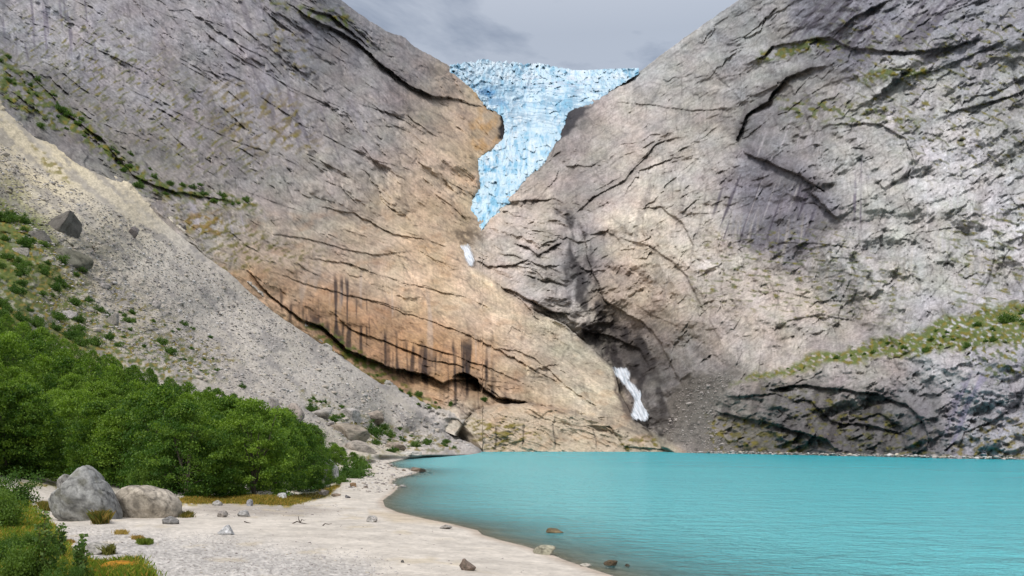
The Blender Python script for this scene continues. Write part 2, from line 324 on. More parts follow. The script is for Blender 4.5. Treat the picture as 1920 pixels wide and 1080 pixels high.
def ledge(poly, A=0, la=20, B=0, lb=20, ink=0, iw=2.0, warp=1.0, taper=0.25, brk=.78):
    p = np.asarray(poly, float); mg = 3.2*max(la if A else 0, lb if B else 0, 6)+10
    i0 = max(0, int((p[:, 0].min()-mg-RS.x0)/RS.st)); i1 = int((p[:, 0].max()+mg-RS.x0)/RS.st)+1
    j0 = max(0, int((p[:, 1].min()-mg-RS.y0)/RS.st)); j1 = int((p[:, 1].max()+mg-RS.y0)/RS.st)+1
    s = np.s_[j0:j1, i0:i1]
    if H[s].size == 0: return
    d, sd_, t = pdist(X[s]+.55*warp*wx[s], Y[s]+.55*warp*wy[s], p)
    tp = ss(0, taper, t)*ss(0, taper, 1-t) if taper > 0 else 1
    tp = tp*(brk+(1-brk)*ss(-.35, .35, BRK[s]))
    H[s] += tp*np.where(sd_ < 0, A*np.exp(-d/la), B*np.exp(-d/lb))
    if ink: INK[s] = np.maximum(INK[s], tp*ink*np.exp(-(d/iw)**2))
# the gorge: its left lip is the edge of the pale slab, everything behind lies deeper
ledge([(985, 572), (1060, 612), (1110, 655), (1152, 690), (1165, 735), (1190, 788), (1240, 822), (1290, 847)], A=-62, la=30, B=3, lb=25, taper=0.12)
ledge([(1085, 400), (1100, 480), (1130, 560), (1200, 600), (1240, 640), (1265, 700), (1300, 760)], A=14, la=40, B=-30, lb=35, taper=0.2)
ledge([(1075, 610), (1110, 625), (1150, 632), (1200, 655), (1225, 700)], A=14, la=25, B=-22, lb=30, ink=.5, iw=5)
# overhanging foot of the orange slab
ledge([(455, 480), (480, 525), (520, 565), (570, 600), (620, 618)], A=26, la=45, B=-8, lb=14)
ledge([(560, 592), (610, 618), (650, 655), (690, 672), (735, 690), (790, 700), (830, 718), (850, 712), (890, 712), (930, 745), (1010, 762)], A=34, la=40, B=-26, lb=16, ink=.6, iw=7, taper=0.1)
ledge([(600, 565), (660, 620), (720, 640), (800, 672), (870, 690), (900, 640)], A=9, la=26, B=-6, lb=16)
ledge([(845, 708), (868, 700), (895, 712), (905, 738)], A=12, la=20, B=-95, lb=22, ink=.8, iw=12)  # broad ink paints the cave recess dark, as shade
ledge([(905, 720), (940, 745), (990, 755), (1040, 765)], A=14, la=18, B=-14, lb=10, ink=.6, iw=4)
ledge([(858, 808), (872, 790), (895, 770), (930, 759), (985, 757), (1040, 765), (1120, 788), (1190, 808), (1250, 832)], A=-42, la=6, B=4, lb=20, ink=.45, iw=3.5, warp=.5, taper=.05)  # ink puts the shadow above the apron lip into the colour
ledge([(960, 800), (1040, 795), (1130, 812), (1220, 838)], A=-6, la=10, B=10, lb=16, ink=.3)
for q in ([(1040, 775), (1036, 800), (1042, 845)], [(985, 790), (978, 846)], [(1110, 800), (1118, 846)], [(930, 790), (925, 845)]): ledge(q, A=-6, la=6, B=6, lb=6, ink=.6, iw=2)
ledge([(880, 500), (930, 530), (975, 560), (1000, 590), (960, 610), (1010, 640)], A=6, la=20, B=-6, lb=20, ink=.4)
for q in ([(520, 480), (640, 490), (760, 530), (880, 560), (960, 600)], [(470, 430), (580, 450), (700, 480), (800, 470)], [(620, 540), (740, 580), (860, 620), (1000, 690), (1100, 750)], [(700, 620), (800, 650), (920, 690), (1040, 745)],
          [(560, 380), (660, 400), (740, 440), (830, 455)], [(930, 640), (1000, 670), (1080, 740), (1180, 790)], [(480, 500), (600, 540), (720, 570), (820, 600)]):
    ledge(q, A=7, la=22, B=-5, lb=12, ink=.35, iw=1.6)
# left wall: dark stepped band under the ridge and long diagonal joints
ledge([(520, -10), (570, 25), (640, 62), (690, 95), (720, 125), (775, 165), (820, 178), (870, 190), (905, 215)], A=24, la=34, B=-24, lb=26, ink=.5, iw=11)
ledge([(560, 10), (620, 28), (660, 62), (700, 95)], A=14, la=14, B=-16, lb=14, ink=.9, iw=9)
ledge([(690, 120), (730, 160), (780, 215), (830, 260), (860, 270)], A=-7, la=20, B=10, lb=30, ink=.5, iw=5)
ledge([(780, 165), (830, 182), (880, 195), (918, 205)], A=9, la=16, B=-7, lb=14, ink=.5, iw=3)
for q in ([(330, 20), (420, 90), (520, 150), (620, 200), (700, 235)], [(300, 70), (380, 130), (470, 170), (560, 230), (660, 280), (760, 330)], [(130, 90), (230, 160), (330, 210), (430, 260), (540, 300), (640, 350)],
          [(210, 210), (280, 250), (350, 300), (440, 350), (530, 385), (640, 420)], [(100, 40), (180, 90), (260, 130), (350, 190)], [(700, 235), (760, 240), (800, 275)], [(600, 180), (650, 240), (700, 300), (780, 320)],
          [(400, 215), (470, 245), (540, 300), (560, 320)], [(40, 100), (110, 130), (200, 200), (250, 240)], [(390, 40), (440, 80), (500, 110), (560, 170)], [(715, 225), (770, 250), (795, 318)], [(590, 330), (640, 350), (660, 375), (700, 380)]):
    ledge(q, A=4.2, la=20, B=-3, lb=7, ink=.35, iw=1.6, warp=.6)
ledge([(0, 100), (60, 140), (125, 215), (190, 260), (250, 330), (330, 362), (410, 372), (490, 392)], A=16, la=30, B=-6, lb=26, ink=.3, iw=4)
# right wall
ledge([(1385, 278), (1398, 288), (1440, 303), (1490, 325), (1530, 348), (1520, 362), (1548, 385), (1572, 418)], A=40, la=34, B=-34, lb=34, ink=1, iw=8, taper=.12)
ledge([(1395, 292), (1380, 262), (1400, 215), (1440, 190), (1450, 170), (1475, 145), (1520, 130), (1560, 122)], A=18, la=26, B=-32, lb=24, ink=.85, iw=10, taper=.15)
ledge([(1385, 120), (1400, 118), (1432, 104), (1450, 85), (1500, 78), (1556, 70), (1600, 92), (1700, 97), (1780, 88), (1850, 70)], A=22, la=30, B=-10, lb=20, ink=.5, iw=6, taper=.1)
ledge([(1556, 75), (1600, 30), (1680, -5)], A=10, la=25, B=-12, lb=22, ink=.4)
ledge([(1400, 118), (1395, 70), (1430, 40), (1500, 0)], A=6, la=20, B=-8, lb=20, ink=.4)
ledge([(1600, 220), (1680, 150), (1760, 130), (1850, 90), (1920, 60)], A=8, la=20, B=-6, lb=16, ink=.4)
ledge([(1750, 215), (1830, 200), (1900, 180), (1960, 150)], A=12, la=20, B=-8, lb=16, ink=.5, iw=3)
ledge([(1895, 120), (1905, 160), (1925, 210)], A=-10, la=15, B=10, lb=20, ink=.6, iw=5)
ledge([(1535, 235), (1590, 230), (1650, 235), (1700, 260), (1715, 300), (1700, 345), (1690, 400)], A=9, la=20, B=-12, lb=22, ink=.45, iw=3)
ledge([(1540, 240), (1540, 300), (1565, 330), (1600, 350)], A=-7, la=18, B=7, lb=20, ink=.4)
ledge([(1500, 385), (1530, 380), (1560, 400), (1580, 420)], A=10, la=15, B=-12, lb=14, ink=.9, iw=6)
ledge([(1905, 350), (1895, 370), (1910, 385), (1950, 392)], A=12, la=15, B=-5, lb=8, ink=.7, iw=5)
ledge([(1860, 420), (1865, 480), (1840, 560)], A=-8, la=20, B=8, lb=20, ink=.3)
ledge([(1180, 395), (1240, 385), (1280, 420), (1300, 460), (1290, 500)], A=14, la=30, B=-8, lb=20, ink=.25)
ledge([(1150, 440), (1215, 460), (1260, 490), (1290, 520), (1330, 600)], A=8, la=20, B=-10, lb=20, ink=.6, iw=2.6)
ledge([(1110, 230), (1160, 190), (1230, 200), (1300, 210), (1390, 200)], A=8, la=25, B=-6, lb=20, ink=.3)
ledge([(1000, 400), (1060, 350), (1130, 300), (1180, 240)], A=-12, la=20, B=8, lb=30, ink=.35, iw=4)
ledge([(1060, 420), (1110, 370), (1170, 340), (1230, 270), (1300, 250)], A=8, la=20, B=-14, lb=22, ink=.6, iw=8)
ledge([(1300, 90), (1390, 190), (1410, 200)], A=5, la=20, B=-5, lb=20, ink=.2)
for q in ([(1240, 300), (1300, 270), (1370, 220)], [(1400, 480), (1470, 455), (1560, 460), (1650, 470)], [(1380, 560), (1460, 545), (1540, 565), (1620, 560), (1700, 540)], [(1420, 640), (1480, 600), (1540, 590), (1640, 610)],
          [(1650, 480), (1700, 440), (1760, 430), (1860, 420)], [(1320, 500), (1340, 540), (1330, 600), (1360, 660)], [(1450, 470), (1440, 520), (1460, 570)], [(1700, 600), (1780, 520), (1840, 480)], [(1180, 560), (1220, 590), (1290, 620)], [(1640, 330), (1650, 420), (1630, 470)]):
    ledge(q, A=4.2, la=18, B=-3.5, lb=8, ink=.35, iw=1.7, warp=.6)
# block of bedded rock right of the upper fall
ledge([(935, 538), (960, 545), (1000, 566), (1040, 585), (1072, 590)], A=20, la=25, B=-20, lb=16, ink=.9, iw=4, taper=.15)
ledge([(885, 485), (915, 500), (965, 497), (1000, 480)], A=12, la=16, B=-9, lb=12, ink=.85, iw=3)
ledge([(950, 455), (990, 465), (1010, 478), (1045, 460), (1062, 452)], A=16, la=20, B=-14, lb=14, ink=.9, iw=4)
ledge([(920, 470), (970, 482), (1020, 500), (1065, 495)], A=10, la=14, B=-8, lb=12, ink=.7, iw=3)
ledge([(955, 380), (990, 375), (1040, 372), (1070, 385)], A=8, la=14, B=-8, lb=12, ink=.6, iw=3)
# dark fallen cliff by the water on the right
ledge([(1335, 768), (1370, 778), (1430, 790), (1500, 812), (1550, 825), (1570, 850)], A=26, la=22, B=-30, lb=22, ink=.9, iw=7, taper=.12)
ledge([(1430, 735), (1490, 720), (1560, 728), (1640, 738), (1700, 760), (1730, 790), (1745, 835)], A=26, la=24, B=-26, lb=24, ink=.9, iw=7, taper=.12)
ledge([(1470, 745), (1520, 755), (1560, 790), (1640, 800), (1720, 820)], A=14, la=16, B=-16, lb=16, ink=.8, iw=5)
ledge([(1350, 740), (1400, 745), (1450, 738), (1480, 748)], A=14, la=14, B=-14, lb=14, ink=.8, iw=5)
ledge([(1600, 790), (1650, 775), (1690, 800), (1700, 845)], A=10, la=14, B=-14, lb=14, ink=.7, iw=5)
ledge([(1755, 850), (1775, 800), (1800, 740), (1820, 700)], A=-12, la=16, B=10, lb=14, ink=.35, iw=5)
ledge([(1790, 850), (1810, 810), (1860, 790), (1920, 750)], A=10, la=16, B=-14, lb=14, ink=.5, iw=4)
ledge([(1300, 735), (1400, 712), (1520, 690), (1660, 678), (1760, 650), (1920, 630)], A=-10, la=26, B=12, lb=20)
# many small random joints that follow the local bedding
def joints(n, box, ang, spread, L, A, ink, test=None, seed=1, brk=.2):
    rg = random.Random(seed)
    for _ in range(n):
        x = rg.uniform(box[0], box[2]); y = rg.uniform(box[1], box[3])
        if test and not test(x, y): continue
        a = R(ang+rg.gauss(0, spread)); l = L*rg.uniform(.35, 1.6); q = [(x, y)]
        for k in range(4):
            a2 = a+rg.gauss(0, .16); q.append((q[-1][0]+math.cos(a2)*l/4, q[-1][1]+math.sin(a2)*l/4))
        if q[-1][0] < q[0][0]: q = q[::-1]
        s = rg.uniform(.4, 1.3); sg = 1 if rg.random() < .78 else -0.7
        A_ = A*.84; ledge(q, A=A_*s*sg, la=2.5+6*s, B=-A_*.8*s*sg, lb=2+4.5*s, ink=ink*rg.uniform(.1, .75), iw=rg.uniform(.9, 1.7), warp=.35, taper=.45, brk=brk)
spx = lambda y: np.interp(y, [p[1] for p in SPLIT], [p[0] for p in SPLIT]); fty = lambda x: np.interp(x, *np.array(FOOT).T)
joints(620, (-100, -100, 930, 470), 37, 14, 60, 4.2, .75, lambda x, y: y < fty(x) and x < spx(y), 1)
joints(130, (-100, -100, 930, 470), 75, 16, 36, 3, .5, lambda x, y: y < fty(x) and x < spx(y), 2)
joints(420, (420, 380, 1290, 850), 27, 12, 62, 3.8, .7, lambda x, y: y < fty(x)+5 and x < spx(y), 3)
joints(90, (420, 420, 1250, 850), 60, 20, 34, 3, .5, lambda x, y: y < fty(x)+5 and x < spx(y), 4)
joints(420, (1060, -100, 2100, 500), -32, 18, 52, 4.0, .7, lambda x, y: x > spx(y), 5)
joints(200, (1100, 0, 2100, 640), 85, 22, 40, 3.6, .6, lambda x, y: x > spx(y), 6)
joints(260, (1180, 420, 2100, 700), -15, 35, 40, 4.5, .8, lambda x, y: x > spx(y), 7)
joints(300, (1280, 690, 2100, 862), -18, 30, 34, 6.0, .9, None, 8)
joints(150, (-150, -150, 900, 470), 38, 6, 170, 5, 1, lambda x, y: y < fty(x)-20 and x < spx(y)-60, 21, .55)
joints(90, (420, 380, 1200, 800), 27, 6, 150, 4, .8, lambda x, y: y < fty(x)-15 and x < spx(y)-60, 22, .5)
joints(90, (1100, -150, 2100, 480), -34, 9, 140, 5, 1, lambda x, y: x > spx(y)+40, 23, .5)
joints(90, (1150, 150, 2100, 660), 82, 10, 105, 4.6, 1, lambda x, y: x > spx(y)+40, 24, .5)
joints(110, (1250, 300, 2100, 850), -55, 14, 90, 5, 1, lambda x, y: x > spx(y)+40, 25, .5)
joints(90, (885, 370, 1080, 610), 14, 10, 60, 4.5, .8, lambda x, y: x > spx(y), 9)

# smoother grey scree fan below the right wall
m_fan = wmask([(1268, 725), (1300, 700), (1372, 692), (1380, 705), (1345, 765), (1335, 800), (1380, 845), (1300, 850), (1236, 815), (1258, 770)], 8)
H = H*(1-.75*m_fan)+m_fan*(1.6*facets(X/7, Y/6, 930)[0]); INK *= (1-.8*m_fan)
# trough the glacier sits in, and the melt caves beside it
H -= 30*softpoly(X, Y, GLAC, 5)*ss(420, 330, Y)
H -= 26*wmask([(924, 205), (950, 205), (956, 262), (934, 262), (938, 232)], 4); H -= 26*wmask([(1044, 208), (1062, 204), (1060, 240), (1050, 268), (1036, 262)], 4)

# ------------------------------------------------------------------ rock colours (stone tones over the walls, shade of caves and gorge included)
CP = """50 50 150 146 152;200 80 142 136 142;300 180 136 129 133;450 100 142 136 142;550 60 130 126 132;640 60 116 114 120;700 130 135 128 130;780 150 122 114 118;830 200 168 148 130;900 200 192 162 126;920 260 192 156 110;600 250 142 134 136;700 270 152 144 144;
800 300 185 160 138;860 350 200 170 140;500 320 142 134 134;400 300 130 122 122;600 380 162 150 142;500 430 165 150 138;700 420 190 165 140;800 430 205 170 132;850 425 160 138 112;560 510 192 162 136;500 540 192 148 106;600 590 172 128 86;700 620 176 130 86;800 660 180 134 88;
900 690 180 134 90;700 500 196 166 140;800 520 206 170 132;900 560 206 176 144;950 620 200 170 143;1000 700 196 170 143;1100 700 200 182 158;1100 650 192 178 156;1040 620 186 172 153;950 780 182 156 126;1100 800 187 166 140;1230 835 182 166 145;860 830 175 165 155;20 180 120 116 114;
120 240 118 112 112;250 330 122 116 112;400 400 150 140 134;640 330 165 154 146;
950 470 180 164 146;1000 500 166 156 146;1000 420 188 168 146;1050 450 138 130 124;1080 520 112 106 104;1130 640 92 86 84;1180 640 96 88 84;1060 350 158 147 138;1100 300 172 158 144;1070 230 62 58 60;1130 220 166 152 138;1200 250 178 164 150;1300 200 160 151 138;1250 130 165 160 152;
1400 100 150 147 142;1600 60 122 119 126;1800 60 134 131 135;1700 150 158 154 148;1900 200 150 147 142;1500 200 142 137 129;1450 240 118 113 114;1430 370 118 113 121;1500 400 112 107 114;1300 350 172 162 149;1220 430 196 178 153;1300 480 187 174 158;1200 540 187 162 132;
1180 580 150 130 110;1600 300 166 160 152;1800 320 182 176 172;1700 420 166 161 150;1600 480 165 158 150;1450 600 182 165 147;1350 620 165 150 135;1230 680 108 102 98;1310 700 118 112 106;1300 760 132 126 119;1235 800 92 86 82;1500 640 167 153 138;1600 715 162 150 140;1500 775 96 91 88;
1700 780 108 103 102;1620 800 84 80 78;1800 700 167 161 158;1850 760 150 145 150;1900 820 156 151 151;1400 830 104 97 84;1360 750 150 138 126;1250 580 160 142 122;935 240 60 66 78;1055 320 122 114 110;1000 340 170 150 130"""
CPa = np.array([[float(v) for v in s.split()] for s in CP.replace('\n', '').split(';') if s.strip()])
def colfield(x, y, cp, sig, k=0.62):
    c = lin(cp[:, 2:5]); num = 0; den = 0
    for i in range(len(cp)):
        g = np.exp(-((x-cp[i, 0])**2+(y-cp[i, 1])**2)/(2*sig*sig))+1e-7/(1+((x-cp[i, 0])**2+(y-cp[i, 1])**2)/1e4)
        num = num+g[..., None]*c[i]; den = den+g
    return num/den[..., None]*k
big = Ras(-270, 2190, -200, 900, 5.2)
Ccoarse = colfield(big.X, big.Y, CPa, 42)
q1 = 26*fbm(X/75, Y/75, 4, 801); q2 = 26*fbm(X/75, Y/75, 4, 851)
C = big.samp(Ccoarse, X+q1, Y+q2)
def mul(f): global C; C = C*f[..., None]
def tint(m, rgb, k=0.62):
    global C; C = C*(1-m[..., None])+m[..., None]*lin(rgb)*k
mul(1.46*(1+0.3*fbm(X/48, Y/30, 4, 61)+0.2*fbm(X/9, Y/6, 3, 66)+.2*fbm(X/3.5, Y/3, 2, 67)+.30*GRAIN+.26*gD_*ss(-.3, .3, fbm(X/80, Y/80, 2, 68))))
mul(.86+.28*TONE); lum_ = C.mean(-1, keepdims=True); C = (lum_+(C-lum_)*(.72-.06*m_slab*(1-m_R)+.02*(1-m_slab)*(1-m_R))[..., None])*np.array([1.0, 1.005, 1.015]); C = C*(1-m_R[..., None]*np.array([.03, .0, -.03])); C = C*(1-(m_slab*(1-m_R))[..., None]*np.array([0, .0, .09])-((1-m_slab)*(1-m_R))[..., None]*np.array([.0, -.012, .045])); del lum_
C = C*(1+0.07*np.stack([fbm(X/55, Y/40, 3, 91), 0*X, fbm(X/50, Y/45, 3, 95)], -1))
_, _, cid = facets((X*.8+Y*.6)/46+wx/9, (-X*.6+Y*.8)/17+wy/9, 333); mul(0.92+0.16*cid)
tint(.5*_mA, (196, 180, 158), .8)
# iron stain on the slab
m_iron = wmask([(455, 478), (560, 520), (640, 560), (800, 600), (920, 660), (1000, 730), (1060, 765), (900, 755), (800, 735), (690, 680), (560, 600), (490, 545)], 26)*ss(-.5, .5, fbm(X/70, Y/30, 3, 333)+.25)
tint(0.25*m_iron, (206, 150, 92))
tint(0.2*m_slab*(1-m_R)*ss(.1, .55, fbm(X/50, Y/28, 4, 346)), (205, 142, 80))
tint(0.5*wmask([(880, 160), (915, 200), (935, 265), (900, 300), (880, 250), (895, 215)], 9)*ss(-.2, .4, fbm(X/22, Y/22, 3, 377)), (205, 155, 80))
# water streaks run straight down the faces; one dark band is painted overhang shade
def local(fn):                              # run a painter on the part of the raster its polygon covers
    def w_(poly, e, *a, **k):
        global X, Y, C, wx, wy, H, X2, Y2
        g = 'wx' if fn.__name__ != 'veg2' else ''
        r = RS if g else GX; s = bbox(poly, e, r); keep_ = (X, Y, C, wx, wy, H); k2 = (X2, Y2) if not g else None
        X, Y = X[s], Y[s]; C = C[s]
        if g: wx, wy, H = wx[s], wy[s], H[s]
        else: X2, Y2 = X2[s], Y2[s]
        try: fn(poly, e, *a, **k)
        finally:
            new = C; X, Y, C, wx, wy, H = keep_; C[s] = new
            if k2: X2, Y2 = k2
    return w_
@local
def streaks(poly, e, rgb, amt, sx, seed, thr=.1, shift=0.0):
    m = wmask(poly, e); n = noise((X+shift*Y)/sx+.3*noise(Y/60, X/60, seed), Y/150, seed)+.5*noise((X+shift*Y)/(sx*.45), Y/90, seed+1)
    n = n-.22+.5*noise((X+shift*Y)/70, Y/120, seed+2)
    tint(np.clip(amt*m*ss(thr, thr+.35, n), 0, 1), rgb)
slabp = [(470, 500), (560, 540), (640, 570), (800, 640), (900, 660), (960, 740), (1000, 762), (880, 750), (800, 735), (700, 690), (620, 640), (540, 590)]
streaks(slabp, 22, (84, 64, 56), .6, 9, 411, .3)
streaks(slabp, 10, (78, 58, 50), .65, 24, 415, .3)
streaks([(560, 572), (640, 602), (760, 640), (880, 668), (930, 718), (1000, 756), (880, 748), (800, 728), (700, 682), (620, 640)], 12, (50, 36, 32), .85, 13, 417, -.22)  # shade on the slab's underside, painted as dark streaks
streaks([(470, 500), (560, 575), (640, 620), (620, 640), (540, 600)], 8, (60, 44, 38), .7, 10, 419, -.1)
streaks([(560, 500), (660, 520), (700, 600), (680, 690), (600, 630), (560, 590)], 14, (60, 48, 50), .85, 8, 421, .12)
streaks([(560, 460), (760, 520), (900, 620), (930, 700), (700, 600), (560, 560)], 30, (214, 196, 180), .5, 14, 431, .15)
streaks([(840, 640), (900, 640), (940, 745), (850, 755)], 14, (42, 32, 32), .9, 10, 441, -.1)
streaks([(1385, 290), (1500, 335), (1540, 380), (1540, 450), (1330, 450), (1340, 380)], 14, (82, 76, 90), .85, 10, 451, -.05, .35)
streaks([(1385, 300), (1500, 345), (1530, 400), (1520, 450), (1330, 450), (1350, 380)], 14, (205, 200, 200), .7, 4, 457, .25, .35)
streaks([(1450, 225), (1560, 215), (1540, 340), (1480, 325), (1395, 290)], 14, (205, 200, 203), .6, 7, 461, .15, .35)
streaks([(1600, 300), (1620, 300), (1625, 420), (1600, 430)], 6, (110, 102, 120), .8, 9, 466, -.3)
streaks([(1720, 300), (1880, 270), (1920, 400), (1800, 480), (1700, 440)], 25, (214, 211, 212), .75, 9, 471, .0)
streaks([(1700, 90), (1930, 60), (1910, 180), (1740, 200)], 25, (205, 202, 206), .5, 8, 481, .1, .3)
streaks([(1500, 0), (1800, -20), (1780, 85), (1570, 95), (1450, 80)], 25, (98, 94, 106), .8, 13, 491, -.2, .8)
streaks([(0, 0), (170, -10), (200, 100), (90, 110), (10, 100)], 20, (112, 104, 122), .6, 9, 501, .0, -.1)
streaks([(250, -20), (500, -20), (700, 250), (560, 300), (330, 150)], 40, (176, 170, 178), .45, 12, 511, .1, -.35)
streaks([(250, -20), (500, -20), (760, 300), (560, 330), (330, 170)], 40, (104, 98, 110), .5, 17, 517, .15, -.35)
streaks([(350, 370), (500, 400), (480, 460), (340, 430)], 12, (205, 198, 205), .6, 12, 521, .0, -.3)
streaks([(1250, 230), (1500, 60), (1900, 200), (1900, 600), (1300, 650), (1100, 420)], 50, (120, 114, 114), .35, 14, 531, .25, .2)
streaks([(1150, 400), (1500, 420), (1850, 430), (1850, 560), (1300, 640)], 40, (206, 198, 186), .4, 12, 541, .15, .1)
streaks([(1760, 850), (1790, 740), (1830, 690), (1850, 710), (1800, 850)], 6, (150, 146, 168), .8, 14, 551, -.4, .4)
streaks([(1430, 720), (1560, 728), (1700, 760), (1745, 840), (1570, 850), (1480, 800), (1350, 790), (1340, 760)], 16, (52, 48, 46), .5, 18, 561, -.2, .3)
tint(.85*m_fan, (128, 123, 116)); mul(1-.5*m_fan*ss(.0, .5, fbm(X/14, Y/7, 4, 590)))
# dark mottling in the gully above the gorge
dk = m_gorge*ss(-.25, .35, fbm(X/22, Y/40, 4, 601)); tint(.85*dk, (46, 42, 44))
tint(.62*wmask([(1100, 600), (1160, 600), (1215, 640), (1250, 720), (1215, 720), (1150, 690), (1090, 640)], 12), (46, 41, 42))  # shade of the gorge hollow painted into the rock colour
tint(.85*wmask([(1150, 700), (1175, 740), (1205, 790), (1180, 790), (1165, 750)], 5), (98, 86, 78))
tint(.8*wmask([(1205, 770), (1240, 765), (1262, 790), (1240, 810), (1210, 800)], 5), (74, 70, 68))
tint(.92*wmask([(922, 200), (955, 200), (960, 262), (936, 262), (936, 228)], 3), (30, 38, 52))  # shade inside the cave left of the ice, painted on the rock
tint(.88*wmask([(1040, 205), (1080, 194), (1108, 197), (1086, 216), (1068, 246), (1048, 270), (1036, 262)], 4), (40, 39, 46))  # painted shade of the cavity right of the ice
tint(.75*wmask([(850, 432), (892, 425), (905, 445), (872, 470), (856, 458)], 9)*ss(-.5, .15, fbm(X/12, Y/9, 3, 888)), (92, 78, 64))
# dark weathered lines inside joints; wide ink paints shade under overhangs and in recesses
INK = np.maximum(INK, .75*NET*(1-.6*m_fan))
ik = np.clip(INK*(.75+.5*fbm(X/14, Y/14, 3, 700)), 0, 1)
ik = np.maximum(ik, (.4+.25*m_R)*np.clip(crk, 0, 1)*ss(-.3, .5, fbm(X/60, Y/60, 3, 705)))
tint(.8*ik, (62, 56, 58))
# moss, grass and lichen on the ledges
GREEN = ((88, 104, 34), (120, 120, 44), (70, 92, 30))
@local
def veg(poly, e, amt, seed, thr=0.0, rgb=(96, 112, 40), sx=16, sy=10, rot=0.0):
    m = wmask(poly, e); u = X+rot*Y; v = Y-rot*X; n = fbm(u/sx, v/sy, 4, seed)
    k = np.clip(amt*m*ss(thr, thr+.22, n), 0, 1); tint(k, rgb, .55)
    tint(k*ss(0, .4, noise(X/11, Y/9, seed+3)), (142, 130, 52), .55); H[...] += 3*k
veg([(0, 90), (60, 140), (160, 220), (240, 300), (330, 350), (470, 370), (490, 392), (400, 385), (310, 372), (240, 335), (150, 265), (60, 220), (0, 190)], 10, .95, 901, -.12)
veg([(40, 20), (200, 40), (330, 130), (470, 250), (500, 330), (330, 330), (150, 200), (20, 100)], 40, .75, 905, .16, (110, 114, 62), 26, 7, -.7)
veg([(400, 150), (560, 190), (600, 280), (470, 290), (400, 230)], 30, .7, 909, .05, (128, 112, 66), 30, 12, -.6)
veg([(440, -10), (640, 20), (700, 80), (660, 60), (600, 30)], 8, .9, 913, -.1)
veg([(300, 380), (420, 400), (540, 460), (620, 480), (420, 510), (380, 470)], 18, .8, 917, .08, (118, 116, 44), 22, 8, -.5)
veg([(340, 400), (410, 395), (420, 440), (350, 440)], 8, .8, 921, -.1, (150, 118, 40))
veg([(560, 590), (650, 640), (780, 735), (830, 775), (790, 775), (700, 715), (600, 650)], 7, .9, 925, -.15)
veg([(1370, 720), (1420, 700), (1520, 665), (1600, 650), (1740, 610), (1840, 580), (1940, 560), (2200, 520), (2200, 600), (1940, 640), (1800, 655), (1640, 675), (1500, 692), (1400, 715)], 8, .95, 929, -.36, (108, 124, 50), 13, 6, .35)
veg([(1420, 90), (1500, 78), (1560, 75), (1590, 95), (1500, 100), (1420, 118)], 7, .9, 933, -.2)
veg([(1610, 140), (1680, 125), (1740, 130), (1740, 150), (1630, 152)], 6, .9, 937, -.25)
veg([(1450, 180), (1560, 190), (1700, 210), (1740, 240), (1600, 230), (1480, 225)], 12, .8, 941, .05)
veg([(1560, 20), (1760, 60), (1940, 10), (1940, 320), (1750, 330), (1600, 200)], 40, .75, 945, .2, (104, 110, 66), 24, 8, .4)
veg([(1330, 440), (1560, 430), (1720, 520), (1700, 600), (1500, 600), (1300, 560)], 30, .75, 949, .18, (98, 108, 56), 20, 6, .1)
veg([(1780, 400), (1940, 380), (1940, 620), (1780, 600)], 30, .75, 953, .14, (98, 108, 56), 26, 8, .2)
veg([(1330, 780), (1440, 790), (1540, 850), (1330, 850)], 12, .8, 957, .0, (110, 104, 46))
veg([(1430, 730), (1560, 740), (1740, 800), (1750, 855), (1560, 850)], 16, .7, 961, .12, (96, 96, 44), 18, 9)
veg([(1790, 640), (1930, 600), (1930, 700), (1850, 720)], 12, .85, 965, .05, (88, 106, 46), 16, 10, .5)
veg([(1840, 800), (1930, 780), (1930, 858), (1760, 858)], 12, .8, 969, .05, (132, 118, 44))
veg([(870, 790), (960, 780), (1010, 830), (900, 840)], 10, .85, 973, .0, (140, 126, 56), 22, 7, -.2)
veg([(1160, 820), (1230, 825), (1240, 845), (1170, 840)], 6, .8, 977, .0, (120, 110, 60))
veg([(470, 60), (520, 40), (560, 60), (600, 120), (560, 150)], 20, .6, 981, .15, (120, 110, 66))
mul(1+.16*noise(X/1.9, Y/1.9, 3301)+.12*noise((X+.3*Y)/2.4, Y/14, 3303)*m_R+.12*noise((X*.8+Y*.6)/14, (Y*.8-X*.6)/2.2, 3305)*(1-m_R))
C = np.clip(C, .012, .8)

# mesh of the two walls
SK = [(-300, -195), (445, -195), (480, -160), (560, -75), (640, 0), (665, 20), (700, 43), (728, 60), (745, 66), (760, 70), (768, 80), (778, 88), (815, 108), (850, 128), (870, 144), (905, 172), (922, 188), (938, 203), (950, 215), (1000, 180), (1060, 172), (1110, 172), (1122, 178), (1134, 170), (1150, 160), (1162, 151), (1180, 146), (1195, 138), (1230, 110), (1290, 66), (1340, 31), (1385, 0), (1450, -60), (1600, -195), (2300, -195)]
cx = np.arange(-265, 2180, 1.35); NR = 720
yt = np.interp(cx, *np.array(SK).T)+1.6*noise(cx/14, 0*cx, 5)+.9*noise(cx/5, 0*cx, 6)
yb = np.where(cx < 905, np.interp(cx, *np.array(FOOT).T)+34, shoreY(cx)+14)
tt = np.linspace(0, 1, NR)[:, None]
PX = np.repeat(cx[None], NR, 0); PY = yt+(yb-yt)*tt
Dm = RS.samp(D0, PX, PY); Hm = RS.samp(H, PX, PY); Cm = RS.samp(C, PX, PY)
fs = PY-np.interp(PX, *np.array(FOOT).T)
Dm = Dm*(1-.0009*np.clip(fs, 0, 99)*(PX < 905)); Hm = Hm*np.where(PX < 905, 1-.5*ss(-5, 25, fs), 1)
Hm = Hm*ss(-2, 16, (PY-yt))*.85+Hm*.15
Dm = Dm/(1-Hm/F); Dm = Dm*(1-.05*(1-ss(0, 14, PY-yt)))
P = world(PX, PY, Dm)
back = []; Cb = []                           # the ridge rolls over and falls away behind the skyline
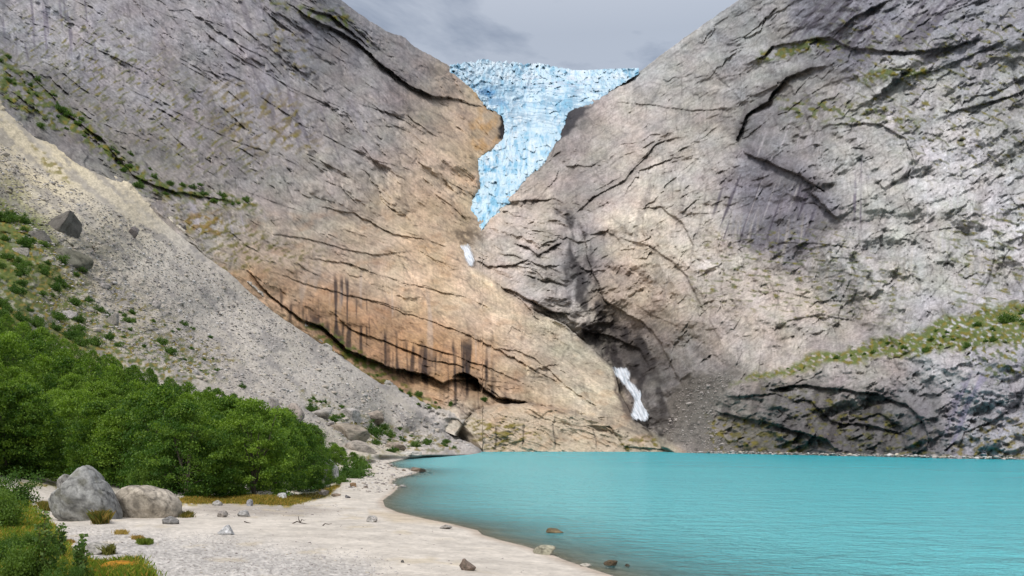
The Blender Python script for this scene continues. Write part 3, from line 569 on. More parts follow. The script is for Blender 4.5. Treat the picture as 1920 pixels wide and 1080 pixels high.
for k in range(1, 9):
    q = P[0].copy(); s = 1+.03*k; q[:, :2] *= s; q[:, 2] = (q[:, 2]-CH)*(1+.005*k-.004*k*k)+CH; back.append(q); Cb.append(Cm[0])
P = np.concatenate([np.stack(back[::-1]), P]); Cm = np.concatenate([np.stack(Cb[::-1]), Cm]); PX = np.concatenate([np.repeat(cx[None], 8, 0), PX]); PY = np.concatenate([np.repeat(PY[:1], 8, 0), PY])
rt = (PX > np.interp(PY, [p[1] for p in SPLIT], [p[0] for p in SPLIT]))[:-1, :-1]
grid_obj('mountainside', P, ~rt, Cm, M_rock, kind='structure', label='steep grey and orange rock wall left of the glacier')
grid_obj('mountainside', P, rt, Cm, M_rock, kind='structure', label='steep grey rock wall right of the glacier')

# ------------------------------------------------------------------ glacier
print('glacier', round(time.time()-T0, 1))
GR = Ras(820, 1270, 80, 450, 1.0); gX, gY = GR.X, GR.Y
gw = 5*fbm(gX/30, gY/30, 3, 1201)
gh1, ge1, _ = facets((gX+gw)/15, (gY+gw)/13, 1210, 1.1, .2); gh2, ge2, _ = facets((gX+gw)/6.5, (gY-gw)/6.5, 1220, 1.0, .8); gh3, _, _ = facets((gX)/3.4, (gY)/3.8, 1230, 1.1, .8)
up = 1-ss(140, 210, gY)
rot = (gX*.5+gY*.86); flow = ridged((gX-.0*gY+gw)/16, gY/34, 3, 1240)
gH = 15*gh1+6*gh2+1.4*gh3+9*flow+5*ridged((gX+gw)/7, gY/17, 2, 1244)+6*fbm(gX/50, gY/40, 2, 1250)+7*ridged((gX+gw)/70, (gY+gw)/13, 3, 1260)*ss(90, 200, gY)*(1-ss(240, 300, gY))
gH += up*(9*ridged((gX+gw)/13, (gY-gw)/8, 3, 1270)+13*facets((gX+gw)/8, (gY+gw)/8, 1275, 1.3, .35)[0])
gcen = np.interp(gY, [120, 200, 280, 350, 430], [1010, 990, 965, 935, 900]); gwd = np.interp(gY, [120, 200, 250, 300, 350, 400, 430], [220, 70, 58, 55, 35, 25, 8])
gH += 9*np.clip(1-((gX-gcen)/gwd)**2, -1, 1)*ss(140, 220, gY)
gC = lin((214, 226, 232))*.76*np.ones(gX.shape+(1,))
def gt(m, rgb, k=.8):
    global gC; gC = gC*(1-m[..., None])+m[..., None]*lin(rgb)*k
gt(.85*ss(-.45, .5, fbm((gX+gw)/24, gY/14, 4, 1280)), (176, 208, 224))
gt(.5*ss(300, 400, gY), (172, 214, 230)); gt(.4*ss(370, 430, gY), (130, 200, 228))
gt(.8*ss(.0, .45, ridged((gX+gw)/24, (gY+gw*1.5)/6, 3, 1285))*ss(.0, .4, fbm(gX/40, gY/30, 2, 1287)), (104, 170, 200))
gt(.5*ss(.0, .5, -gh1), (92, 162, 198)); gt(.45*ss(.15, .6, ridged((gX+gw)/9, (gY+gw)/26, 3, 1249)), (122, 182, 210)); gt(.4*ss(.2, .6, ridged((gX-gw)/12, (gY+gw)/30, 3, 1259)), (226, 238, 242))
gt(.8*softpoly(gX+gw, gY+gw, [(895, 165), (915, 162), (930, 172), (920, 182), (900, 176)], 5), (66, 150, 205)); gt(.6*softpoly(gX+gw, gY+gw, [(915, 186), (940, 184), (950, 194), (935, 200), (920, 198)], 4), (60, 140, 190))
gt(.6*softpoly(gX+gw, gY+gw, [(1030, 198), (1055, 202), (1075, 206), (1060, 214), (1045, 206)], 3), (70, 135, 170))
gt(.6*ss(.45, .75, ridged((gX+2*gw)/60, (gY+gw*1.3)/7.5, 2, 1281))*ss(150, 165, gY)*ss(262, 220, gY), (96, 140, 166)); gt(.45*softpoly(gX+gw, gY+gw, [(960, 140), (1040, 135), (1120, 150), (1080, 175), (980, 165)], 14)*ss(0, .3, noise(gX/20, gY/4, 1290)), (176, 182, 196))
gt(.5*ss(.25, .6, noise(gX/6, gY/30, 1292)*.7+noise(gX/20, gY/20, 1293))*ss(250, 300, gY), (96, 176, 216))
# outline of the tongue, column strips clipped by polygon with the top edge broken into seracs
dE, _, _ = pdist(gX, gY, GLAC+[GLAC[0]]); sgn = np.where(inpoly(gX, gY, GLAC), dE, -dE)
GTOP = [(820, 130), (846, 128), (860, 125), (890, 121), (905, 117), (930, 121), (960, 122), (990, 126), (1010, 125), (1040, 131), (1080, 134), (1130, 131), (1200, 129), (1210, 136), (1270, 180)]
cxs = np.arange(843, 1198, .9); ser = (7*ridged(cxs/13, 0*cxs, 4, 1301, .6)+2)*(1-ss(1030, 1100, cxs)*.75)
ytop = np.interp(cxs, *np.array(GTOP).T); NG = 380
gt_ = np.linspace(0, 1, NG)[:, None]; gPX = np.repeat(cxs[None], NG, 0); gPY = ytop+(445-ytop)*gt_; gPY = gPY-ser*np.exp(-(gPY-ytop)/9)
s_ = GR.samp(sgn.astype(f32), gPX, gPY)+2.2*noise(gPX/7, gPY/7, 1310)*(gPY > 150)
base = tps(ctl[:, :2], 1000/ctl[:, 2], gPX[::12, ::12], gPY[::12, ::12], 2e-5)/1000
bs = Ras.__new__(Ras); bs.x0, bs.y0, bs.st = 0, 0, 12
ii, jj = np.meshgrid(np.arange(gPX.shape[1]), np.arange(NG)); gD = bs.samp(np.pad(base, ((0, 1), (0, 1)), mode='edge'), ii, jj)
side = np.clip((gPY-150)/60, 0, 1)
gHm = GR.samp(gH.astype(f32), gPX, gPY)
gHm = gHm*(1-.45*ss(200, 330, gPY))-9*np.exp(-np.clip(s_, 0, 99)/4)*side-3*np.clip(-s_, 0, 30)*side
gD = gD/(1-(gHm+2)/F)
gP = world(gPX, gPY, gD); gCm = GR.samp(gC, gPX, gPY)
bk = []
for k in range(1, 5):
    q = gP[0].copy(); q[:, :2] *= 1+.02*k; q[:, 2] = (q[:, 2]-CH)*(1+.004*k)+CH-2*k*k; bk.append(q)
gP = np.concatenate([np.stack(bk[::-1]), gP]); gCm = np.concatenate([np.repeat(gCm[:1], 4, 0), gCm]); s_ = np.concatenate([np.repeat(np.full_like(s_[:1], 9), 4, 0), s_]); gyy = np.concatenate([np.repeat(gPY[:1], 4, 0), gPY])
keep = ((s_ > -7) | (gyy < 136))[:-1, :-1]
grid_obj('glacier', gP, keep, gCm, M_ice, label='pale blue glacier tongue pouring down between the two rock walls', cat='glacier')

# ------------------------------------------------------------------ ground: beach, scree slope, lake bed
print('ground', round(time.time()-T0, 1))
SHORE = [(660, 846), (700, 849), (745, 850), (778, 852), (785, 856), (752, 862), (728, 868), (735, 876), (770, 879), (790, 883), (772, 890), (738, 898), (735, 906), (748, 913), (735, 926), (718, 938), (722, 950), (745, 960), (790, 971), (850, 983), (895, 994), (905, 1003), (940, 1013), (985, 1024), (1030, 1038), (1065, 1052), (1120, 1070), (1190, 1092), (1300, 1130), (1500, 1200), (1900, 1400)]
def w0(p): Yv = F*CH/(p[1]-HY); return ((p[0]-960)/F*Yv, Yv)
SHW = [w0(p) for p in SHORE]
def beachZ(px, py):
    Yv = F*CH/np.maximum(py-HY, 9); Xv = (px-960)/F*Yv
    d, sdd, _ = pdist(Xv, Yv, SHW)
    LW = SHW+[w0((2600, 1500)), (60, 2), (-400, 2), (-400, 900), w0((500, 846))]
    land = ~inpoly(px, py, SHORE+[(2600, 1500), (2600, 838), (640, 838)])
    z = np.where(land, .62*(1-np.exp(-d/7.0))+.004*d, -.9*(1-np.exp(-d/5.0))-.05*d)
    return z, np.where(land, d, -d)
gct = [(-300, 0, 280), (-300, 300, 170), (-300, 600, 80), (-300, 850, 36), (-300, 1000, 19), (0, 198, 368), (0, 400, 220), (0, 520, 160), (0, 600, 122), (0, 700, 92), (0, 800, 72), (0, 880, 58), (100, 700, 112), (100, 800, 88), (150, 860, 72), (120, 905, 60), (100, 610, 150), (140, 430, 235), (140, 300, 372), (235, 345, 392), (250, 500, 262), (250, 640, 172),
       (250, 720, 128), (250, 820, 88), (250, 905, 62), (370, 455, 392), (440, 505, 394), (400, 600, 290), (400, 700, 190), (400, 760, 140), (400, 850, 92), (400, 925, 58), (500, 560, 400), (570, 615, 404), (560, 700, 280), (560, 780, 170), (550, 860, 98), (560, 915, 68), (640, 665, 412), (640, 760, 255), (640, 820, 172), (640, 870, 118), (700, 705, 420), (700, 790, 300), (700, 830, 225),
       (760, 745, 428), (760, 800, 350), (760, 835, 290), (815, 768, 436), (860, 785, 440), (850, 830, 395), (905, 845, 410), (930, 870, 400)]
for x, y in [(60, 940), (60, 1000), (0, 1080), (-200, 1200), (200, 960), (200, 1060), (350, 960), (350, 1080), (500, 960), (500, 1080), (650, 930), (650, 1000), (650, 1100), (800, 1000), (800, 1100), (400, 1300), (900, 1300), (700, 895), (660, 905), (710, 880)]:
    z, _ = beachZ(np.array([float(x)]), np.array([float(y)])); gct.append((x, y, F*(CH-z[0])/(y-HY)))
gct = np.array(gct, float)
GX = Ras(-380, 1960, -60, 1400, 1.7); X2, Y2 = GX.X, GX.Y
Dg = GX.smooth(lambda a, b: np.clip(tps(gct[:, :2], 1000/gct[:, 2], a, b, 1e-4), .8, 200)/1000, 8)
fy = np.interp(X2, *np.array(FOOT).T); ab = fy-Y2
D0g = RS.samp(D0, X2, Y2)
Dg = np.where(ab > -14, Dg+(D0g-Dg)*ss(-14, 0, ab), Dg); Dg = np.where(ab > 0, D0g*(1-.0012*ab), Dg)
bz, bs_ = beachZ(X2, Y2)
Dan = np.maximum(Y2-HY, 4)/(F*(CH-bz))
bw = ss(852, 862, Y2)*np.maximum(ss(690, 715, X2), ss(925, 960, Y2)*ss(150, 400, X2)*1.0)
bw = np.maximum(bw, ss(852, 862, Y2)*(bs_ < 0.0)*(X2 > 640))
bw = np.maximum(bw, ss(855, 866, Y2)*ss(8, 2, bs_)*(X2 > 640))
Dg = Dg*(1-bw)+Dan*bw
# right of the little bay everything left over is lake bed
Zg = CH+(HY-Y2)/F/Dg
scr = ss(930, 880, Y2)*(1-bw)
gH2 = scr*(9*facets(X2/30, Y2/17, 1400, 1, .5)[0]+5*facets(X2/11, Y2/7, 1410, 1, .8)[0]+2.6*facets(X2/5, Y2/3.8, 1420, 1, .9)[0]+16*fbm(X2/120, Y2/70, 3, 1430))
m_bare = softpoly(X2+8*fbm(X2/50, Y2/50, 2, 1433), Y2, [(-50, 170), (120, 300), (300, 400), (450, 520), (700, 710), (860, 800), (820, 830), (700, 770), (520, 680), (330, 560), (150, 430), (-50, 330)], 20)
gH2 *= (1-.62*m_bare)
Dg = Dg/(1-gH2/F)
WPg = world(X2, Y2, Dg)
GCP = """-60 180 190 180 160;20 250 205 194 168;60 300 208 196 172;150 380 196 188 172;120 330 212 200 170;230 430 200 192 176;300 480 196 190 180;250 400 206 194 168;330 540 180 174 166;400 560 190 184 176;500 640 190 184 176;600 700 186 181 174;700 760 180 175 170;800 800 178 172 168;870 830 176 170 166;450 520 186 178 168;560 620 186 178 168;
200 560 176 168 158;300 640 172 164 154;420 700 170 163 154;550 760 168 162 155;640 800 176 168 156;700 830 178 168 154;0 400 92 106 44;60 480 96 108 46;100 560 120 116 66;0 560 88 100 42;50 620 70 84 34;0 340 150 142 118;150 650 110 110 70;150 480 124 118 98;250 600 160 152 134;
0 750 50 60 26;200 800 50 60 26;400 850 50 60 26;550 880 60 66 30;700 870 186 178 160;690 900 206 196 182;750 870 200 190 176"""
GCa = np.array([[float(v) for v in s.split()] for s in GCP.replace('\n', '').split(';') if s.strip()])
gb = Ras(-380, 1960, -60, 1400, 6.8); gcc = colfield(gb.X, gb.Y, GCa, 40, .62)
q1 = 18*fbm(X2/50, Y2/40, 4, 1501); C = gb.samp(gcc, X2+q1, Y2-q1)*1.32*np.array([1.0, .995, .965]); X, Y = X2, Y2
def fb(sx, sy, s, o=4): return fbm(X2/sx, Y2/sy, o, s)
mul(1+scr*(.2*fb(12, 7, 1510)+.34*fb(3.6, 2.8, 1520, 2)))
tint(.6*scr*ss(.0, .5, noise((X2*.74+Y2*.66)/70, (Y2*.74-X2*.66)/16, 1531)+.6*fb(12, 10, 1532)), (150, 146, 144))
tint(.5*scr*ss(.1, .5, noise((X2*.74+Y2*.66)/90, (Y2*.74-X2*.66)/18, 1533)+.6*fb(10, 8, 1534)), (214, 206, 190))
@local
def veg2(poly, e, amt, seed, thr=0, rgb=(96, 112, 40), sx=14, sy=8, rgb2=(160, 140, 66)):
    m = softpoly(X2+6*fb(20, 20, 3), Y2+6*fb(20, 20, 4), poly, e); n = fbm(X2/sx, Y2/sy, 4, seed)
    k = np.clip(amt*m*ss(thr, thr+.22, n), 0, 1); tint(k, rgb, .55); tint(k*ss(0, .3, noise(X2/9, Y2/7, seed+3)), rgb2, .55)
veg2([(-50, 340), (60, 420), (150, 510), (200, 600), (340, 640), (420, 710), (300, 720), (100, 640), (-50, 600)], 12, .9, 1601, -.1)
veg2([(200, 520), (330, 600), (450, 680), (400, 690), (280, 620), (200, 560)], 14, .8, 1605, .05, (124, 122, 62))
veg2([(60, 270), (110, 310), (140, 350), (90, 320)], 6, .8, 1609, -.1, (150, 142, 66))
veg2([(560, 730), (700, 790), (860, 830), (860, 845), (750, 850), (640, 820)], 12, .85, 1613, .0, (104, 110, 40))
veg2([(640, 860), (690, 850), (760, 852), (690, 870)], 6, .7, 1617, .0)
# beach: fine pale sand with gravel patches, ochre film, darker wet edge
bm = np.maximum(bw, ss(896, 930, Y2))*(1-0*X2); bm = np.maximum(bm, ss(890, 915, Y2)*(X2 < 130))
sand = lin((230, 221, 207))*.61
C = C*(1-bm[..., None])+bm[..., None]*sand
dd = np.clip(1/Dg, 5, 400); wX = WPg[..., 0]; wY = WPg[..., 1]
mul(1+bm*(.07*fbm(wX/2.5, wY/2.5, 4, 1700)+.10*fbm(wX/.25, wY/.25, 3, 1705)))
grav = bm*softpoly(X2+20*fb(50, 30, 7), Y2+10*fb(50, 30, 8), [(120, 990), (300, 1000), (420, 1010), (560, 1030), (700, 1060), (720, 1200), (100, 1200)], 30)
tint(.55*grav, (192, 190, 188)); mul(1+grav*.5*fbm(wX/.09, wY/.09, 2, 1710))
tint(.75*bm*softpoly(X2+12*fb(40, 20, 9), Y2+4*fb(40, 20, 10), [(330, 958), (420, 938), (560, 945), (640, 958), (560, 968), (420, 966)], 7), (178, 168, 156))
tint(.45*bm*softpoly(X2+12*fb(40, 20, 9), Y2+4*fb(40, 20, 10), [(690, 955), (750, 962), (830, 978), (860, 985), (760, 980), (700, 968)], 6), (206, 182, 142))
tint(.4*bm*ss(.25, .6, fbm(wX/1.4, wY/2.2, 3, 1720))*ss(0, 3, bs_), (214, 196, 160))
wet = np.where(bs_ > 0, 1-ss(.05, .55, bs_), 1)*bm; tint(.7*wet, (196, 178, 158))
tint((bs_ < -.1)*.8*bm*ss(-.4, .4, fbm(wX/.8, wY/.8, 4, 1730)), (186, 172, 146))
stony = bm*ss(-6, -.0, -np.abs(bs_-1))*ss(930, 880, Y2); mul(1-.25*stony*ss(.0, .4, fb(6, 2.4, 1740, 3)))
veg2([(330, 936), (400, 930), (540, 932), (600, 925), (640, 905), (620, 928), (540, 950), (440, 944), (340, 946)], 4, 1, 1801, -.6, (150, 140, 50), 16, 5, (196, 166, 74))
veg2([(30, 930), (95, 985), (150, 1060), (260, 1045), (280, 1090), (100, 1300), (-300, 1300), (-300, 900)], 9, 1, 1805, -.7, (112, 122, 38), 26, 12, (196, 152, 48))
veg2([(30, 905), (120, 902), (180, 908), (90, 916), (40, 922)], 4, .7, 1809, -.2, (150, 146, 66))
C = np.clip(C, .015, .75)
keepg = ((ab < 34) & ((X2 < 912) | (bs_ > -60)) & ~((X2 > 915) & (Y2 < 870)) & ~((Y2 < 852) & (X2 > 912)))[:-1, :-1]
ground = grid_obj('ground', WPg, keepg, C, M_ground, kind='structure', label='pale sandy beach rising into a grey scree slope')
def gpt(px, py):                            # point on the ground seen at a photo position
    D = float(GX.samp(Dg, np.array([px], f32), np.array([py], f32))[0]); return world(px, py, D)
DRk = D0
def rpt(px, py):
    D = float(RS.samp(DRk, np.array([px], f32), np.array([py], f32))[0]); h = float(RS.samp(H, np.array([px], f32), np.array([py], f32))[0]); return world(px, py, D/(1-h/F))

# ------------------------------------------------------------------ lake
print('lake', round(time.time()-T0, 1))
ly = np.concatenate([np.arange(842, 870, .5), np.arange(870, 1420, 3.0)]); lx = np.arange(560, 2500, 4.0)
LX, LY = np.meshgrid(lx, ly); lP = world(LX, LY, (LY-HY)/(F*CH)); lP[..., 2] = 0
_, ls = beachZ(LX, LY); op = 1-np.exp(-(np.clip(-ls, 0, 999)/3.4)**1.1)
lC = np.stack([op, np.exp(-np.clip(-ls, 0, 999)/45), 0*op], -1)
m, t, b = newmat('glacial water')
at = t.nodes.new('ShaderNodeAttribute'); at.attribute_name = 'Col'
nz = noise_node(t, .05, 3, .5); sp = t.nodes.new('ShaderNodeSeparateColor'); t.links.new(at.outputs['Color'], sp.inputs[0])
cc = mixc(t, 'MIX', sp.outputs[1], ramp(t, nz, .3, .7, (.006, .35, .42), (.016, .45, .51)), (.15, .57, .61))  # paler near the beach: sky reflection painted into the colour of the shallows
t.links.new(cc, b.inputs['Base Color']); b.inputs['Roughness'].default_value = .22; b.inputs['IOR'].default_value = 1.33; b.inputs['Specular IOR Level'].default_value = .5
w1 = noise_node(t, 1.7, 4, .65, sc3=(1.1, 1.5, 1)); w2 = noise_node(t, .4, 3, .55, sc3=(1, 1.4, 1))
ad = t.nodes.new('ShaderNodeMath'); ad.operation = 'MULTIPLY_ADD'; t.links.new(w2, ad.inputs[0]); ad.inputs[1].default_value = 1.8; t.links.new(w1, ad.inputs[2])
bn = t.nodes.new('ShaderNodeBump'); bn.inputs['Strength'].default_value = 1; bn.inputs['Distance'].default_value = .85; t.links.new(ad.outputs[0], bn.inputs['Height']); t.links.new(bn.outputs[0], b.inputs['Normal'])
tr = t.nodes.new('ShaderNodeBsdfTransparent'); gl = t.nodes.new('ShaderNodeBsdfGlossy'); gl.inputs['Roughness'].default_value = .12; t.links.new(bn.outputs[0], gl.inputs['Normal'])
fr = t.nodes.new('ShaderNodeFresnel'); fr.inputs[0].default_value = 1.33; t.links.new(bn.outputs[0], fr.inputs['Normal'])
tr.inputs[0].default_value = (.86, .93, .90, 1)
mg = t.nodes.new('ShaderNodeMixShader'); t.links.new(fr.outputs[0], mg.inputs[0]); t.links.new(tr.outputs[0], mg.inputs[1]); t.links.new(gl.outputs[0], mg.inputs[2])
ms = t.nodes.new('ShaderNodeMixShader'); t.links.new(sp.outputs[0], ms.inputs[0]); t.links.new(mg.outputs[0], ms.inputs[1]); t.links.new(b.outputs[0], ms.inputs[2])
t.links.new(ms.outputs[0], t.nodes['Material Output'].inputs[0]); M_water = m
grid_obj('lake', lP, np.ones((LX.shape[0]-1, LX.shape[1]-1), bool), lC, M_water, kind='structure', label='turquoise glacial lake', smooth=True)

#@@BEGIN
# ------------------------------------------------------------------ rocks
print('objects', round(time.time()-T0, 1))
import bmesh
def ico(n):
    b = bmesh.new(); bmesh.ops.create_icosphere(b, subdivisions=n, radius=1); V = np.array([v.co[:] for v in b.verts], f32); Fc = np.array([[v.index for v in f.verts] for f in b.faces], np.int32); b.free(); return V, Fc
ICO = {n: ico(n) for n in (1, 2, 4, 5)}
def n3(V, s, seed):
    g = np.atleast_2d
    return (noise(g(V[:, 0]*s+V[:, 2]*s*.7), g(V[:, 1]*s-V[:, 2]*s*.6), seed)+noise(g(V[:, 2]*s+V[:, 1]*s*.5), g(V[:, 0]*s*.8+7), seed+3))[0]*.7
def cut_rock(n, seed, planes=14, lo=.42, hi=.8, rough=.05):
    rg = np.random.RandomState(seed); V, Fc = ICO[n]; V = V.copy()
    for _ in range(planes):
        d = rg.normal(size=3); d /= np.linalg.norm(d); o = rg.uniform(lo, hi); k = V@d-o; V = V-np.clip(k, 0, 9)[:, None]*d*.96
    if n > 2: V = V*(1+rough*(n3(V, 2.2, seed)-.8*np.abs(n3(V, 5, seed+9))+.3*n3(V, 12, seed+11)))[:, None]
    V -= (V.max(0)+V.min(0))/2; V /= (V.max(0)-V.min(0))/2
    return V, Fc
def outline_rock(pts, depth, seed, rough=.05, planes=16):
    """pts: outline seen from the front in metres (x, z) about the middle of the rock; the body is round in depth"""
    V, Fc = ICO[5]; V = V.copy(); p = np.array(pts, float); a = np.arctan2(p[:, 1], p[:, 0]); r = np.hypot(*p.T); o = np.argsort(a); a = a[o]; r = r[o]
    A = np.concatenate([a-2*np.pi, a, a+2*np.pi]); Rr = np.tile(r, 3); ph = np.arctan2(V[:, 2], V[:, 0]); rad = np.interp(ph, A, Rr); st = np.hypot(V[:, 0], V[:, 2])
    st2 = st**.62; W = np.stack([np.cos(ph)*rad*st2, V[:, 1]*depth, np.sin(ph)*rad*st2], -1); rg = np.random.RandomState(seed)
    for _ in range(planes):
        d = rg.normal(size=3); d[1] = -abs(d[1])-.5; d /= np.linalg.norm(d); mx = (W@d).max(); k = W@d-mx*rg.uniform(.66, .88); W = W-np.clip(k, 0, 99)[:, None]*d*.85*np.clip(1.15-st, .1, 1)[:, None]
    s = r.mean(); W = W*(1+rough*(.7*n3(W/s, 1.6, seed)-1.1*np.abs(n3(W/s, 3, seed+5))-.6*np.abs(n3(W/s, 7, seed+6))+.3*n3(W/s, 16, seed+8)+.3))[:, None]
    return W, Fc
def stone_col(V, base, seed, lich=.5):
    base = lin(base)*.62; k = 1.1+.28*n3(V, 1.8, seed)+.22*n3(V, 6, seed+1)+.22*n3(V, 15, seed+4)-.5*ss(.62, .8, 1-np.abs(n3(V, 3, seed+5))*3); c = base[None]*k[:, None]
    l = ss(.15, .5, n3(V, 3.2, seed+2))*lich; return np.clip(c*(1-l[:, None])+l[:, None]*lin((120, 118, 100))*.62, .02, .8)
def at_ground(px, py): return gpt(px, py) if (py > fty(px) or px > 930 and py > 860) else rpt(px, py)
ROCKP = {}
def boulder(px, py, wpx, hpx, rgb, label, seed, group=None, n=4, sink=.18, outline=None, cat='boulder', name='boulder', dep=.8, lich=.4, z=None):
    """px, py = middle of the foot of the rock in the photo"""
    g = at_ground(px, py); m_ = g[1]/F; W, Hh = wpx*m_, hpx*m_
    if outline:
        V, Fc = outline_rock([((x-px)*m_, (py-y)*m_-Hh*.45) for x, y in outline], W*.42, seed); V = V+np.array([0, 0, Hh*.45], f32); cV = V/W*2.2
    else:
        V, Fc = cut_rock(n, seed); cV = V.copy(); V = V*np.array([W/2, W/2*dep, Hh*(.5+sink)])+np.array([0, 0, Hh*(.5-sink)])
    me = mesh_np(name, V, Fc, M_stone, stone_col(cV, rgb, seed, lich), smooth=False)
    return link(name, me, loc=(g[0]*(1+W*dep*.35/g[1]), g[1]+W*dep*.35, g[2] if z is None else z), label=label, cat=cat, group=group)
boulder(159, 977, 130, 99, (168, 168, 164), 'tall pointed grey boulder with pale green lichen standing on the beach', 21, outline=[(91, 938), (98, 928), (120, 914), (137, 898), (151, 877), (160, 872), (171, 878), (186, 901), (202, 919), (212, 938), (219, 955), (225, 985), (190, 990), (150, 990), (105, 970)], lich=.6)
boulder(121, 925, 30, 36, (176, 174, 170), 'small grey boulder peeping out behind the left shoulder of the tall pointed one', 23)
boulder(277, 972, 122, 57, (192, 182, 166), 'long low rounded tan boulder right of the tall pointed one', 33, outline=[(215, 940), (218, 924), (232, 915), (262, 913), (296, 918), (322, 928), (336, 940), (337, 972), (320, 985), (250, 985), (222, 970)], lich=.15)
for a in [(321, 983, 32, 15, (150, 148, 146), 'flat dark grey stone at the right foot of the tan boulder', 3), (425, 1003, 30, 18, (205, 205, 204), 'whitish angular stone alone on the pale sand', 4), (698, 979, 21, 12, (200, 196, 190), 'pale round stone near the middle of the beach', 5),
          (457, 969, 22, 12, (190, 188, 184), 'grey stone right of its twin at the edge of the brown gravel strip', 6), (417, 970, 20, 12, (168, 160, 152), 'brownish stone left of its twin at the edge of the brown gravel strip', 7), (468, 949, 12, 13, (172, 172, 176), 'small upright grey stone in the yellow grass', 8),
          (408, 948, 20, 10, (178, 174, 168), 'small flat stone at the left end of the yellow grass', 9), (528, 936, 20, 12, (208, 208, 206), 'white domed stone against the foot of the thicket', 10), (607, 930, 19, 12, (170, 162, 152), 'brown grey domed stone at the right corner of the thicket', 11),
          (630, 931, 20, 6, (156, 138, 120), 'flat brown stone lying beside the domed one near the thicket corner', 12), (652, 934, 10, 6, (120, 118, 118), 'tiny dark grey stone on open sand right of the flat brown one', 13), (662, 913, 14, 8, (150, 122, 92), 'rust brown stone on the narrow part of the beach', 14),
          (877, 1070, 32, 22, (140, 124, 112), 'brown pointed stone on bare sand close to the lower edge of the beach', 15), (755, 1055, 7, 5, (120, 116, 112), 'tiny dark pebble alone on the sand left of the brown pointed stone', 16), (186, 1040, 48, 22, (176, 172, 164), 'half buried grey stone behind the orange moss', 17),
          (836, 992, 24, 8, (178, 172, 164), 'low pale stone at the inner curve of the shoreline', 18), (620, 906, 30, 50, (205, 203, 196), 'tall white streaked boulder wedged between bushes at the thicket end', 19),
          (785, 885, 28, 9, (140, 124, 108), 'brown flat rock at the tip of the stony spit in the water', 20)]:
    boulder(*a[:6], a[6], outline=None, dep=.8)
# stones standing in the shallows
for px, py, w_, h_, c_, l_, s_d in [(1021, 1040, 44, 18, (184, 180, 158), 'long pale slab tilted into the water at the lake edge', 41), (1040, 999, 33, 9, (128, 112, 84), 'brown flat stone standing alone in the clear shallows', 42), (1145, 1060, 27, 10, (108, 92, 72), 'dark brown stone in the shallows at the bottom of the photo', 43),
                                    (1176, 1062, 10, 5, (96, 86, 74), 'tiny dark stone right of the dark brown one in the water', 44), (1098, 1062, 22, 6, (206, 200, 186), 'flat white stone at the wet edge of the sand', 45), (755, 922-9, 14, 4, (210, 205, 196), 'small white stone in the water of the little bay', 46)]:
    Yv = F*CH/(py-HY); m_ = Yv/F; V, Fc = cut_rock(4, s_d); cV = V.copy(); V = V*np.array([w_*m_/2, w_*m_*.3, h_*m_*.75])+np.array([0, 0, h_*m_*.3]); g = w0((px, py))
    o = link('stone', mesh_np('stone', V, Fc, M_stone, stone_col(cV, c_, s_d)), loc=(g[0], g[1], 0), label=l_, cat='stone', rz=(-.35 if s_d == 41 else 0))
for a in [(112, 436, 74, 52, (120, 116, 110), 'big dark grey overhanging boulder high on the left scree', 51), (72, 452, 50, 26, (128, 124, 118), 'low dark boulder just below the big dark overhanging one', 52), (128, 500, 84, 50, (124, 122, 108), 'long mossy grey boulder half covered by shrubs on the left slope', 53), (249, 446, 30, 26, (128, 122, 120), 'dark lone boulder on the bare pale scree', 54),
          (652, 825, 90, 38, (172, 160, 144), 'broad smooth tan boulder above the right end of the thicket', 55), (550, 792, 48, 44, (182, 170, 160), 'upright pinkish boulder at the upper edge of the thicket', 56), (514, 776, 30, 40, (166, 160, 154), 'narrow grey boulder left of the upright pinkish one', 57), (600, 786, 58, 26, (178, 172, 164), 'pale slanting boulder between thicket and scree', 58),
          (655, 786, 50, 24, (196, 190, 184), 'whitish slab behind the broad smooth tan boulder', 59), (698, 792, 56, 26, (172, 160, 148), 'tan boulder on the scree above the dark shrubs', 60), (366, 705, 20, 16, (196, 192, 188), 'round whitish boulder on the thicket edge, left part', 61), (676, 850, 70, 28, (178, 168, 156), 'wide low boulder just below the broad smooth tan one', 62),
          (742, 845, 44, 18, (178, 164, 150), 'brownish boulder on the slope foot near the far end of the beach', 63), (768, 858, 52, 13, (206, 202, 192), 'pale flat boulder reaching into the lake where the beach begins', 64), (213, 612, 24, 30, (170, 164, 156), 'upright pale boulder among grass on the middle slope', 65),
          (130, 600, 34, 20, (186, 180, 176), 'pale angular boulder between shrubs on the left slope', 66), (196, 545, 30, 16, (178, 172, 168), 'grey boulder above the paired dark shrubs', 67), (40, 480, 34, 18, (176, 170, 160), 'light boulder in the steep green patch at the left edge', 68), (340, 430, 20, 14, (150, 144, 140), 'grey boulder where the scree meets the rock wall', 69),
          (290, 580, 26, 20, (178, 172, 166), 'grey pointed boulder in the middle of the scree', 70)]:
    a = list(a); a[2] *= .9; a[3] *= .78; a[1] -= 3; boulder(*a[:6], a[6], sink=.25, lich=.3)
rg = random.Random(11); SP = [cut_rock(2, 900+k, 9, .45, .85) for k in range(8)]; SPM = []
for k, (V, Fc) in enumerate(SP):
    SPM.append(mesh_np('scree_boulder', V, Fc, M_farstone, np.tile(lin(rg.choice([(196, 192, 186), (176, 170, 164), (160, 152, 144), (200, 190, 176)]))*.62, (len(V), 1))))
SCREE = [(-60, 230), (100, 330), (300, 440), (460, 545), (620, 665), (760, 765), (880, 815), (900, 842), (760, 846), (700, 848), (640, 830), (480, 750), (380, 715), (230, 660), (120, 620), (60, 560), (120, 520), (0, 400), (-60, 380)]
def in1(x, y, poly): return bool(inpoly(np.array([x]), np.array([y]), poly)[0])
k = 0
